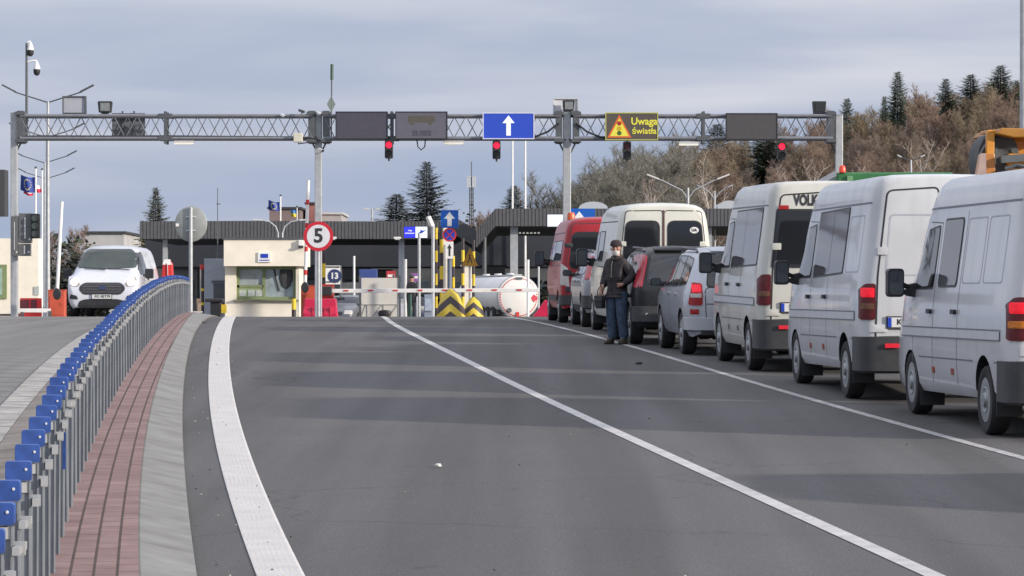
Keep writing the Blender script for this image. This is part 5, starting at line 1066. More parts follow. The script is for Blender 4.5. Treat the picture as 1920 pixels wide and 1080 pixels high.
# cream building at the left edge
D = 124; t = thing('border_booth', 'cream building with green window at the left edge, grey canopy over it', 'booth', at(12,D)); x0, x1 = PX(-150,D)-PX(12,D), PX(77,D)-PX(12,D); h = zt(447,D); zb = zt(558,D)
x1 -= .1; m = MB(); m.box(((x0+x1)/2,.5,h/2+.0),(x1-x0,1.0,h)); m.build('wall', CREAM, t); m = MB(); a, b = PX(-60,D)-PX(12,D), PX(13,D)-PX(12,D); m.box(((a+b)/2,-.03,(zt(560,D)+zt(496,D))/2),(b-a,.06,(64)/sc(D))); wf = m.build('window', GRF, t); m = MB(); m.box(((a+b)/2-.05,-.05,(zt(560,D)+zt(496,D))/2),(b-a-.22,.05,50/sc(D))); m.build('pane', M('pale_green_glass', (.30,.42,.34), .1, 0, .2, 2), wf)
m = MB(); c = PX(69,D)-PX(12,D); m.box((c,-.03,zt(545,D)),(.17,.02,.30)); m.build('notice', M('grey_notice', (.42,.46,.44), .6, 0, .2, 14), t); m = MB(); m.box(((x0+x1)/2-.1,-.02,zt(590,D)),(x1-x0-.4,.04,.06)); m.build('plinth_line', DGREY, t)
D = 130; t = thing('canopy', 'dark grey canopy edge at the far left above the cream building', 'canopy', at(-60,D)); x1 = PX(21,D)-PX(-60,D); x0 = PX(-400,D)-PX(-60,D); a, b = zt(405,D), zt(318,D); m = MB(); x1 -= .25; m.box(((x0+x1)/2,.5,(a+b)/2),(x1-x0,1.0,b-a)); CORR = M('dark_corrugated_fascia', (.052,.053,.058), .55, .1, .1, 3); m.build('fascia', CORR, t); m = MB(); m.box((x1-1.0,-.35+.3,(zt(405,D)+zt(372,D))/2),(.9,.1,.6)); m.build('pale_box', LGREY, t); m = MB(); [m.box((x,3,a/2),(.3,.3,a)) for x in (-6,-12)]; m.build('column', DSTEEL, t)
# signal and back boxes on the left gantry post
for (x0,y0,x1,y1,l) in ((22,405,34,480,'narrow grey box clipped left of the left gantry post'),(36,400,60,456,'grey sign box seen from behind on the left gantry post'),(36,457,58,480,'small lower grey box on the left gantry post')):
    D = 106.7; a, b = P(x0,y1,D), P(x1,y0,D); t = thing('sign_box', l, 'box', ((a.x+b.x)/2,D,a.z)); m = MB(); m.box((0,0,(b.z-a.z)/2),(b.x-a.x,.25,b.z-a.z)); m.build('case', M('mid_grey_case', (.12,.125,.13), .5, .1, .1, 5), t, bev=.02); m = MB(); m.box((0,-.13,(b.z-a.z)*.5),((b.x-a.x)*.12,.02,(b.z-a.z)*.7)); m.box(((b.x-a.x)*.35,-.13,.12),(.05,.02,.06)); m.build('strap', LGREY, t)
D = 106.5; a = P(66,447,D); t = thing('traffic_light', 'unlit traffic light beside the grey sign boxes at the left', 'traffic light', a); m = MB(); m.prism(rect(-.13,0,.13,.76,.04),0,.2); m.build('housing', BLACK, t); 
for z in (.14,.38,.62): m = MB(); m.lathe([(.10,-.12),(.10,0),(.001,0)],16,0,'Y',(0,0,z)); m.build('hood', M('green_grey_hood', (.05,.065,.06), .5, 0, .1, 6), t, smooth=60)
m = MB(); m.box((-.25,.1,.38),(.3,.06,.06)); m.build('bracket', DSTEEL, t)
# white screen panel, number board and the clutter under the canopy
D = 116; t = thing('white_screen', 'white screen wall behind the closed boom, taller top half and braced lower half', 'screen', at(712,D)); w_ = 69/sc(D); h = zt(521,D); hm = zt(571,D); m = MB(); m.box((0,.1,h*.5),(w_,.12,h)); m.build('panel', M('off_white_panel', (.56,.55,.51), .6, 0, .04, 2), t); m = MB(); m.box((0,.03,hm),(w_,.03,.02)); [m.box((x*w_,.03,hm/2),(.02,.03,hm)) for x in (-.34,.1)]; [m.bar((a*w_,.028,.1),(b*w_,.028,hm),.02,.02) for a, b in ((-.5,-.38),(-.22,.07),(.25,.48))]; m.build('brace', M('brace_grey', (.30,.30,.29), .6, 0, .1, 6), t); m = MB(); [m.box((s*(w_/2+.05),.06,h*.55),(.07,.10,h*1.0)) for s in (-1,1)]; m.build('post', DSTEEL, t); m = MB(); m.lathe([(.001,0),(.16,.02),(.19,.1),(.16,.18),(.001,.2)],14,0,'Z',(.14*w_,-.02,zt(592,D)-.04),(1.2,.5,1.2)); m.build('dark_knob', BLACK, t, smooth=60)
D = 150; t = thing('number_board', 'white board with a blue ring and the number 13 under the canopy', 'sign', at(625,D)); a, b = zt(533,D), zt(498,D); w_ = 30/sc(D); m = MB(); m.box((-.05,0,(a+b)/2),(w_,.08,b-a)); m.build('board', WHITE, t); m = MB(); m.prism(disc(.06,(a+b)/2-.05,.30,28),-.056,-.046); m.build('blue_ring', M('ring_blue', (.025,.04,.13), .5, 0, .1, 5), t); m = MB(); text_into(m, '13', .36, (.05,-.066,(a+b)/2-.05), 0, 'XZ', .004, .012); m.build('numeral', WHITE, t); m = MB(); [m.cyl((x,.1,0),(x,.1,b),.05,n=8) for x in (-.3,.3)]; m.build('post', DSTEEL, t); m = MB(); m.box((-.05,-.05,b-.06),(w_*.95,.02,.06)); m.box((-.05,-.05,a+.1),(w_*.8,.02,.05)); m.build('dark_strip', DGREY, t)
for px, D, y, r, mt, l in ((664,160,480,.05,WHITE,'white thin post near the number board'),(760,125,486,.06,LGREY,'light grey post right of the white screen'),(786,118,437,.05,STEEL,'tall thin post left of the striped poles'),(812,121,420,.06,STEEL,'tall grey post with a lamp beside the slim striped pole'),(738,150,515,.05,DSTEEL,'dark thin post above the white screen'),(769,118.6,552,.06,M('dark_green_paint', (.02,.07,.05), .5, 0, .1, 5),'short dark green post behind the closed boom'),(783,119.4,556,.045,WHITE,'short white post behind the closed boom'),(990,180,487,.07,WHITE,'short white post in front of the right canopy'),(908,208,440,.14,DSTEEL,'dark grey post under the sloping canopy edge'),(1010,182,500,.05,LGREY,'thin pale post beside the red van')):
    pole_thing('post', l, 'post', px, D, y, r, mt)
D = 121; b = P(810,424,D); t = thing('floodlight', 'small white lamp on the tall grey post beside the striped poles', 'floodlight', b); m = MB(); m.bar((0,0,0),(-.12,-.1,.30),.16,.14); m.build('lamp_body', WHITE, t, bev=.02); m = MB(); m.bar((-.10,-.09,.25),(-.13,-.11,.33),.15,.13); m.build('lamp_glass', LGREY, t)
for px, D, y0, wpx, hpx, c, l, cat, nm in ((690,158,505,34,30,(.04,.07,.24),'blue panel between posts under the canopy','panel','blue_panel'),(803,120,552,16,50,(.22,.26,.33),'grey blue locker right of the white screen','cabinet','locker'),(754,140,560,22,44,(.30,.30,.33),'pale grey box behind the white screen','box','grey_box'),(655,165,530,40,34,(.09,.095,.10),'dark grey counter under the canopy','counter','dark_counter'),(400,150,505,50,90,(.24,.25,.24),'grey wall panel behind the round sign','panel','wall_panel'),(380,140,560,24,30,(.20,.15,.11),'brown crate low behind the railing end','crate','brown_crate'),(1000,230,520,22,40,(.03,.04,.09),'navy blue vehicle front under the right canopy','panel','dark_blue_panel')):
    w_ = wpx/sc(D); h = zt(y0,D); m = MB(); m.box((0,.3,h/2),(w_,.6,h)); t = thing(nm, l, cat, at(px,D)); m.build('body', M(nm+'_paint', c, .6, 0, .15, 4), t, bev=.02); m = MB(); m.box((0,-.02,h*.62),(w_*.8,.05,h*.45)); m.box((0,-.02,h*.15),(w_*.9,.04,.08)); m.build('face', M(nm+'_face', tuple(min(.8,x*1.5) for x in c), .55, 0, .25, 5), t)
t = thing('post_marker', 'pole with red top and yellow patches left of the grey cabinet', 'pole', at(380,122)); h = zt(498,122); m = MB(); m.cyl((0,0,0),(0,0,h),.055,n=10); m.build('pole', YB_, t, smooth=60); m = MB(); [m.cyl((0,0,z*h),(0,0,(z+.05)*h),.062,n=10) for z in (.08,.30,.55)]; m.build('yellow_band', YEL, t, smooth=60); m = MB(); m.cyl((0,0,h*.93),(0,0,h+.03),.10,n=10); m.build('red_top', RED, t, smooth=60)
# people standing far behind the boom
def far_person(px, D, label, jc, hgt):
    t = thing('person', label, 'person', at(px, D), random.uniform(-.6,.6)); k = hgt/1.78
    vs = [(0,0,.95),(0,0,1.15),(0,0,1.38),(0,0,1.52),(0,0,1.62),(0,0,1.72),(.17,0,1.42),(.24,.03,1.15),(.22,-.08,.92),(.21,-.10,.80),(-.17,0,1.42),(-.24,.03,1.15),(-.23,-.06,.92),(-.22,-.08,.80),(.10,0,.88),(.11,-.02,.5),(.12,.03,.07),(.14,-.12,.04),(-.10,0,.88),(-.11,.03,.5),(-.12,.05,.07),(-.14,-.10,.04)]
    ed = [(0,1),(1,2),(2,3),(3,4),(4,5),(2,6),(6,7),(7,8),(8,9),(2,10),(10,11),(11,12),(12,13),(0,14),(14,15),(15,16),(16,17),(0,18),(18,19),(19,20),(20,21)]
    rd = [(.19,.14),(.19,.14),(.2,.14),.06,.085,.075,.09,.07,.045,.04,.09,.07,.045,.04,.11,.08,.055,.045,.11,.08,.055,.045]
    skin_mesh('body', [(x*k,y*k,z*k) for x,y,z in vs], ed, rd, [SKIN, M(jc[0], jc[1], .8, 0, .2, 6), M('dark_trousers', (.03,.035,.05), .9, 0, .2, 6)], lambda c: 0 if c.z > 1.53*k or (c.z < .86*k and abs(c.x) > .19*k) else (1 if c.z > .92*k else 2), t)
    m = MB(); m.lathe([(.092,0),(.10,.03),(.085,.09),(.05,.125),(.001,.135)],14,0,'Z',(0,.015,1.67*k)); m.build('hair', BLACK, t, smooth=60)
far_person(772,125,'person in black seen behind the closed boom, left of the locker',('black_coat',(.02,.02,.024)),1.75)
# ------------------------------------------------------------------ tanker
D = 188; c = P(972,557,D); t = thing('tank_trailer', 'white cylindrical tank trailer with a ring of red dots on its round end', 'truck', (c.x, D, gz(D)), R(13)); r_ = 40/sc(D); zc = c.z-gz(D); WT = M('white_tank_paint', (.70,.69,.66), .35, 0, .06, .8)
m = MB(); m.lathe([(.001,-.16),(r_*.5,-.13),(r_*.85,-.05),(r_*.97,0),(r_,.06),(r_,10.5),(r_*.9,10.7),(.001,10.8)],40,0,'Y',(0,0,zc)); m.build('tank', WT, t, smooth=35)
m = MB(); m.lathe([(r_*1.0,.04),(r_*1.03,.05),(r_*1.03,.12),(r_*1.0,.13)],40,0,'Y',(0,0,zc)); m.build('end_rim', M('grey_rim', (.30,.30,.32), .5, .1, .1, 5), t, smooth=40)
m = MB()
for k in range(44):
    a = 2*math.pi*k/44; q = r_*.885; m.box((q*math.cos(a),-.052,zc+q*math.sin(a)),(.10,.02,.045),0,Matrix.Rotation(-a-math.pi/2,3,'Y'))
m.build('red_reflector', RED, t); m = MB(); m.box((.74*r_,-.11,zc-.05*r_),(.30,.02,.30),0,Matrix.Rotation(math.pi/4,3,'Y')); m.build('hazard_diamond', M('pinkish_red', (.60,.06,.09), .5, 0, .1, 5), t); m = MB(); m.prism(rect(-.15,zc-r_*.95,.02,zc-r_*.70,.03),-.12,-.08); m.build('red_lamp', RED, t)
m = MB(); m.box((.02,-.10,zc+r_*.88),(.36,.06,.12)); m.lathe([(.10,-.03),(.13,0),(.10,.02)],14,0,'Y',(-.45*r_,-.12,zc-.62*r_)); m.build('fitting', DSTEEL, t)
m = MB(); m.box((0,5.2,zc+r_+.04),(.5,10,.06)); [m.cyl((0,y,zc+r_),(0,y,zc+r_+.16),.22,n=14) for y in (2,5,8)]; m.build('walkway', LGREY, t)
m = MB(); m.box((0,5,zc-r_*.98),(1.0,9.5,.30)); m.box((0,.3,.75),(2.3,.15,.25)); m.build('chassis', BLACK, t)
W = MB(); W.lathe([(.30,-.15),(.48,-.15),(.52,-.08),(.52,.08),(.48,.15),(.30,.15)],22,0,'X'); w0 = W.build('wheel', RUBBER, t, smooth=40); m = MB(); m.lathe([(.30,-.16),(.2,-.1),(.001,-.12)],18,0,'X'); rm = m.build('rim', RIM, w0, smooth=40)
for i, (x, y) in enumerate([(s*1.0,y) for s in (-1,1) for y in (1.6,2.9,4.2)]):
    o = w0 if i == 0 else w0.copy()
    if i: COL.objects.link(o); q = rm.copy(); COL.objects.link(q); q.parent = o
    o.location = (x,y,.52)
# ------------------------------------------------------------------ trucks standing in the lane beyond the queue
D = 72; x0 = PX(1569,D); t = thing('tipper_truck', 'truck with green covered body beyond the white vans, red beacon at its corner', 'truck', (x0+1.2, D, gz(D)), -.06); h = zt(323,D); GRN = M('green_truck_paint', (.035,.16,.055), .5, 0, .15, 3)
m = MB(); m.box((0,2.8,(h+1.15)/2),(2.4,5.6,h-1.15)); m.build('body', GRN, t, bev=.04); m = MB(); m.box((-.92,-.02,(h+1.15)/2),(.12,.06,h-1.3)); m.build('rib', M('pale_green_rib', (.16,.33,.17), .5, 0, .1, 5), t)
m = MB(); m.box((0,7.2,1.75),(2.4,2.0,2.3)); m.build('cab', GRN, t, bev=.12); m = MB(); m.box((0,3.6,.85),(1.0,8.6,.3)); m.build('chassis', BLACK, t); m = MB(); m.bar((-1.2,.05,h-.02),(-1.75,.8,h-.30),.04,.12); m.build('side_flap', LGREY, t)
m = MB(); m.lathe([(.07,0),(.07,.09),(.05,.14),(.001,.15)],14,0,'Z',(-1.08,-.02,h)); m.build('beacon', M('red_orange_beacon', (.65,.06,.03), .3, 0, .1, 9, emis=.2), t, smooth=50)
W2 = w0.copy(); 
for i, (x, y) in enumerate([(s*1.0,y) for s in (-1,1) for y in (.9,2.2,6.9)]):
    o = W2 if i == 0 else w0.copy(); COL.objects.link(o); o.parent = t; o.location = (x,y,.52); q = rm.copy(); COL.objects.link(q); q.parent = o
D = 52; x0 = PX(1890,D); t = thing('recovery_truck', 'orange recovery truck with a dark spare wheel behind the nearest white van', 'truck', (x0, D, gz(D)), .10); ORA = M('orange_truck_paint', (.55,.23,.025), .4, 0, .12, 3, coat=.2)
def lx(px): return PX(px,D)-x0
zr, zw = zt(240,D), zt(292,D)
m = MB(); m.bar((lx(1850),0,zt(330,D)-1.4),(lx(1856),0,zt(246,D)),.10,.12); m.box((lx(1856)+.12,.2,zt(247,D)),(.34,.5,.05)); m.build('pillar', ORA, t, bev=.01)
m = MB(); m.prism([(lx(1871),zt(241,D)),(lx(1990),zt(243,D)),(lx(1990),zt(258,D)),(lx(1895),zt(259,D)),(lx(1862),zt(252,D))],-.2,1.4); m.build('roof_slab', M('shade_darkened_orange', (.34,.15,.02), .5, 0, .12, 3), t, bev=.02)  # darker copy of the orange paint: the slab's shade is in its colour
m = MB(); rr_ = .42; m.lathe([(rr_*.45,-.13),(rr_*.55,-.16),(rr_*.9,-.16),(rr_,-.10),(rr_,.10),(rr_*.9,.16),(rr_*.55,.16),(rr_*.45,.13)],30,0,'Y',(lx(1884),.25,zt(296,D)),(.62,1,.92)); m.lathe([(rr_,-.3),(rr_*1.02,-.1),(rr_,.3)],24,0,'Y',(lx(1880),.6,zt(298,D)),(.75,1,1)); m.build('spare_wheel', M('grey_dusty_rubber', (.075,.08,.085), .8, 0, .2, 6), t, smooth=45)
m = MB(); m.box((lx(1930),.55,zt(280,D)),(.6,.1,.5)); m.box((lx(1990),1.0,zt(300,D)-.9),(1.6,2.0,2.0)); m.build('cab', ORA, t, bev=.03)
m = MB(); m.prism(rpoly([(lx(1826),zt(332,D)-.1),(lx(1864),zt(332,D)-.1),(lx(1862),zt(288,D)),(lx(1836),zt(288,D))],.04),-.10,.10); m.build('amber_lamp', M('amber_lamp_cover', (.42,.17,.04), .3, 0, .1, 6), t, bev=.02); m = MB(); m.prism(rpoly([(lx(1825),zt(332,D)-.1),(lx(1845),zt(332,D)-.1),(lx(1845),zt(288,D)),(lx(1834),zt(288,D))],.03),-.115,-.101); m.build('pale_lens', M('pale_pink_lens', (.38,.28,.25), .3, 0, .1, 6), t)
m = MB(); m.bar((lx(1870),-.2,zt(300,D)),(lx(2000),-.2,zt(290,D)),.09,.11); m.bar((lx(1880),-.15,zt(316,D)),(lx(2000),-.15,zt(300,D)),.06,.05); m.tube([(lx(1878),-.2,zt(318,D)),(lx(1900),-.2,zt(310,D)),(lx(1925),-.2,zt(316,D))],.03,6); m.build('lifting_beam', DSTEEL, t, smooth=None)
m = MB(); m.prism([(lx(1838),zt(292,D)),(lx(1850),zt(270,D)),(lx(1850),zt(292,D))],.05,.2); m.build('dark_gusset', BLACK, t)
m = MB(); m.box((lx(1930),1.5,1.0),(2.2,5.5,.35)); m.box((lx(1852),0,1.25),(.25,.3,.9)); m.build('chassis', DGREY, t)
for i, (x, y) in enumerate([(lx(1930)+s*.95,y) for s in (-1,1) for y in (0.2,3.6)]):
    o = w0.copy(); COL.objects.link(o); o.parent = t; o.location = (x,y,.52); q = rm.copy(); COL.objects.link(q); q.parent = o

for px, wpx, yt, D, l, c in ((668,52,503,228,'small grey inspection booth under the canopy behind the white screen',(.20,.21,.22)),(588,40,500,229,'dim grey inspection booth under the canopy behind the speed limit sign',(.14,.15,.16)),(715,34,508,231,'narrow pale inspection booth under the canopy',(.30,.30,.29)),(925,44,500,226,'grey inspection booth under the right canopy behind the tank trailer',(.16,.17,.18)),(340,60,505,228,'grey inspection booth under the left end of the canopy',(.17,.18,.18))):
    t = thing('inspection_booth', l, 'booth', at(px,D)); w_ = wpx/sc(D); h = zt(yt,D); m = MB(); m.box((0,.8,h/2),(w_,1.6,h)); m.build('wall', M('booth_wall_%d' % px, c, .7, 0, .1, 2), t); m = MB(); m.box((0,.8,h+.05),(w_+.2,1.9,.10)); m.build('roof', DGREY, t)
    m = MB(); m.box((0,-.01,h*.62),(w_*.8,.03,h*.34)); wn = m.build('window', GRF if px == 715 else DGREY, t); m = MB(); m.box((0,-.03,h*.62),(w_*.74,.03,h*.28)); m.build('pane', M('dim_booth_glass', (.10,.13,.15), .1, 0, .5, 2), wn)
for i in range(7):
    b = P(968+7*i, 437, 214); t = thing('ceiling_lamp', 'small pale lamp in the row under the right canopy', 'lamp', b, 0, 'row of lamps under the right canopy'); m = MB(); m.box((0,0,0),(.13,.3,.06)); m.build('diffuser', M('lit_lamp', (.85,.86,.80), .4, 0, .02, 9, emis=.5), t); m = MB(); m.box((0,0,.06),(.15,.34,.05)); m.build('housing', LGREY, t)
for px, D, y0, y1, w_, c, l in ((733,190,508,526,.5,(.45,.04,.05),'red and white sign board under the canopy'),(700,185,520,535,.7,(.03,.05,.30),'blue sign board under the canopy behind the white screen'),(778,150,512,528,.35,(.25,.10,.30),'violet sign on a post right of the white screen')):
    t = thing('sign_board', l, 'sign', at(px,D)); a, b = zt(y1,D), zt(y0,D); m = MB(); m.box((0,0,(a+b)/2),(w_,.04,b-a)); m.build('plate', M('board_%d' % px, c, .5, 0, .1, 5), t); m = MB(); m.box((0,-.03,(a+b)/2),(w_*.7,.012,(b-a)*.25)); m.build('pale_strip', WHITE, t); m = MB(); m.cyl((0,.05,0),(0,.05,b),.04,n=8); m.build('post', STEEL, t)
# ------------------------------------------------------------------ canopies
def corr_fascia(m, pts, D, hpx, dep):
    """corrugated band along a polyline of photo rows at one distance"""
    for i in range(len(pts)-1):
        (xa, ya), (xb, yb) = pts[i], pts[i+1]; A, B = P(xa, ya, D), P(xb, yb, D); n = max(1, round((B-A).length/.22)); h = hpx/sc(D)
        for k in range(n):
            p, q = A.lerp(B, k/n), A.lerp(B, (k+.5)/n); r2 = A.lerp(B, (k+1)/n)
            for u, v, y in ((p,q,0),(q,r2,.03)):
                m.add([(u.x,y,u.z),(v.x,y,v.z),(v.x,y,v.z-h),(u.x,y,u.z-h)],[(0,1,2,3)])
            m.add([(q.x,0,q.z),(q.x,.03,q.z),(q.x,.03,q.z-h),(q.x,0,q.z-h)],[(0,1,2,3)]); m.add([(r2.x,0,r2.z),(r2.x,.03,r2.z),(r2.x,.03,r2.z-h),(r2.x,0,r2.z-h)],[(0,1,2,3)])
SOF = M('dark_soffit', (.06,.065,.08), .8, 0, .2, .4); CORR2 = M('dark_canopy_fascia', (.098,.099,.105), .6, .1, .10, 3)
def canopy(label, pts, D, hpx, depth, cols, face):
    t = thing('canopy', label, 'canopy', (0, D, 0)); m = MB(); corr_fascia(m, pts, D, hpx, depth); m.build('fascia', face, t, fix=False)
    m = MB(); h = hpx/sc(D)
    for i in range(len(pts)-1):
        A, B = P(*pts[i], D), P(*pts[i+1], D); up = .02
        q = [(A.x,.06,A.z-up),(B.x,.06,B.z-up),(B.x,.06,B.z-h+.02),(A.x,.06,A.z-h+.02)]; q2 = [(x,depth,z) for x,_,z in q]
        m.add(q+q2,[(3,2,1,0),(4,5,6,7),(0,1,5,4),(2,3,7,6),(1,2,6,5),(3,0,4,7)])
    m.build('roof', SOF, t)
    for px, y, w_ in cols:
        m = MB(); zt_ = P(px, y, D).z; z0 = gz(D); x = PX(px, D)
        for yy in (1.0,): m.box((x,yy,(zt_+z0)/2),(w_,w_,zt_-z0)); m.box((x,yy,z0+.15),(w_*1.5,w_*1.5,.3))
        m.build('column', STEEL, t)
    return t
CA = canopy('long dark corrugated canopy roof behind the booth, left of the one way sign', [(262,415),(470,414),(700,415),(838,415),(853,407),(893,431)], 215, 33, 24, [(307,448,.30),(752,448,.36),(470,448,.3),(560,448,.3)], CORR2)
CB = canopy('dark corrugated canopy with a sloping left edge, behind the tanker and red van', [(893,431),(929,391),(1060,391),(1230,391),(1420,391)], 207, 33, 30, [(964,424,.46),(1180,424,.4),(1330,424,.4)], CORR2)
# lamps along the canopy eave
for px, D, l in ((600,212,'small white lamp below the fascia right of the speed limit sign'),(745,212,'small white lamp at the top of the canopy column')):
    b = P(px+24 if px == 600 else px, 446, D); t = thing('wall_lamp', l, 'lamp', b); m = MB(); m.box((0,0,0),(.45,.15,.12)); m.build('lamp_body', WHITE, t, bev=.02); m = MB(); m.box((0,0,-.09),(.3,.1,.06)); m.build('lamp_glass', LGREY, t)
for px, s_, l in ((521,-1,'grey swan neck lamp in front of the canopy, curving left'),(530,1,'grey swan neck lamp in front of the canopy, curving right')):
    D = 190; z0 = gz(D); t = thing('street_lamp', l, 'street lamp', at(px,D)); h = zt(437,D); m = MB(); m.tube([(0,0,0),(0,0,h),(s_*.12,0,h+.35),(s_*.45,0,h+.62),(s_*1.0,0,h+.72)],[.06,.05,.045,.04,.04],8); m.build('pole', STEEL, t, smooth=60); m = MB(); m.bar((s_*.9,0,h+.70),(s_*1.4,0,h+.74),.16,.08); m.build('lamp_head', LGREY, t, bev=.02)
# lit boards on the canopies
def board(x0,y0,x1,y1,D,label,mats,split,words):
    a, b = P(x0,y1,D), P(x1,y0,D); w_, h = b.x-a.x, b.z-a.z; t = thing('light_board', label, 'sign', ((a.x+b.x)/2,D,a.z)); m = MB(); m.box((0,.08,h/2),(w_,.16,h)); m.build('housing', DGREY, t)
    if split: m = MB(); m.box((-w_/4,-.01,h/2),(w_/2-.05,.02,h-.08)); m.build('blue_half', mats[0], t); m = MB(); m.box((w_/4-.02,-.01,h/2),(w_/2-.02,.02,h-.08)); m.build('white_half', mats[1], t)
    else: m = MB(); m.box((0,-.01,h/2),(w_-.1,.02,h-.1)); m.build('face', mats[1], t)
    m = MB()
    if split:
        m.box((-w_/4,-.025,h*.42),(w_*.40,.01,h*.08)); m.prism([(-w_/4-.12,h*.62),(-w_/4+.1,h*.56),(-w_/4+.14,h*.66),(-w_/4-.05,h*.7)],-.03,-.021); m.build('pale_marks', WHITE, t); m = MB()
        m.prism([(w_*.06,h*.42),(w_*.2,h*.36),(w_*.32,h*.50),(w_*.44,h*.70),(w_*.30,h*.64),(w_*.18,h*.70),(w_*.20,h*.56)],-.03,-.021); m.build('bird_shape', BLUE, t)
    else: m.prism([(0,h*.4),(w_*.25,h*.55),(w_*.45,h*.8),(w_*.2,h*.7)],-.03,-.021); m.build('faint_mark', M('faint_blue_mark', (.40,.52,.66), .5, 0, .1, 5), t)
LB = M('lit_blue_board', (.03,.04,.78), .5, 0, .05, 3, emis=.35); LW = M('lit_white_board', (.78,.86,.98), .5, 0, .03, 3, emis=.55)
board(757,424,802,447,200,'small lit board, blue left half and white right half, on the canopy fascia',(LB,LW),1,None); board(1025,401,1075,426,200,'lit pale board on the right canopy, half hidden by the red van',(LB,LW),0,None)
D = 150; b = P(1086,404,D); t = thing('one_way_sign', 'blue sign with white arrow showing above the red van roof', 'sign', at(1086,D)); m = MB(); z = zt(391,D); m.prism(rect(-.68,z-1.3,.68,z,.05),-.02,.02); m.build('plate', M('one_way_blue', (.006,.10,.46), .4, 0, .05, 5), t); m = MB(); m.prism([(-.12,z-1.1),(.12,z-1.1),(.12,z-.5),(.30,z-.5),(0,z-.12),(-.30,z-.5),(-.12,z-.5)],-.03,-.021); m.build('white_arrow', WHITE, t); m = MB(); m.cyl((0,.06,0),(0,.06,z),.05,n=10); m.build('post', STEEL, t, smooth=60)
t = thing('beacon_light', 'orange beacon light between the gantry post and the blue sign', 'beacon', P(1071,403,78.2)); m = MB(); m.lathe([(.09,-.12),(.09,0),(.07,.05),(.001,.06)],14); m.build('lens', M('orange_beacon', (.62,.12,.03), .3, 0, .1, 9), t, smooth=50); m = MB(); m.cyl((0,0,-.26),(0,0,-.12),.05,n=10); m.build('stalk', BLACK, t)
# buildings behind
def building(px0, px1, yt, D, label, col, win=0, dep=8, roof=None):
    t = thing('building', label, 'building', at((px0+px1)/2,D)); w_ = (px1-px0)/sc(D); h = zt(yt,D); m = MB(); m.box((0,dep/2,h/2),(w_,dep,h)); m.build('wall', col, t); m = MB(); m.box((0,dep/2,h+.1),(w_+.4,dep+.4,.2)); m.build('roof', roof or DGREY, t)
    for k in range(win): m = MB(); m.box((w_*(-.4+.8*k/max(1,win-1)),-.03,h*.78),(w_*.1,.06,h*.12)); m.build('window', GLASS, t)
    return t
building(157,232,438,300,'low pale grey building beyond the white van',M('pale_concrete', (.42,.42,.42), .8, 0, .12, .5),3,14); building(232,262,443,330,'low dull red roofed building left of the canopy',M('brown_wall', (.16,.13,.11), .8, 0, .2, .5),2,10); building(505,562,392,330,'brown building showing above the canopy behind the blue flag',M('brown_cladding', (.20,.15,.15), .8, 0, .12, .5),4,12); building(590,640,402,340,'pale domed hall roof above the canopy',M('pale_render', (.40,.39,.40), .8, 0, .1, .5),2,12,LGREY); building(575,590,383,335,'reddish chimney block behind the second gantry post',M('brick_red', (.28,.12,.11), .8, 0, .15, .8),1,6)
for px0, px1, y, D, l in ((1085,1140,386,222,'pale curved roof light on the canopy left of the cream van'),(1345,1390,384,222,'pale curved roof light on the canopy left of the minibus')):
    a, b = P(px0,391,D), P(px1,391,D); m = MB(); r_ = (b.x-a.x)/2; h = (391-y+8)/sc(D); m.prism([(-r_,-.1),(r_,-.1)]+[(r_*math.cos(q),h*math.sin(q)) for q in [i*math.pi/12 for i in range(1,12)]],0,5); t = m.build('roof_light', M('pale_translucent_roof', (.45,.48,.52), .4, 0, .08, 1)); t.location = ((a.x+b.x)/2,D,a.z); tag(t, l, 'roof light')
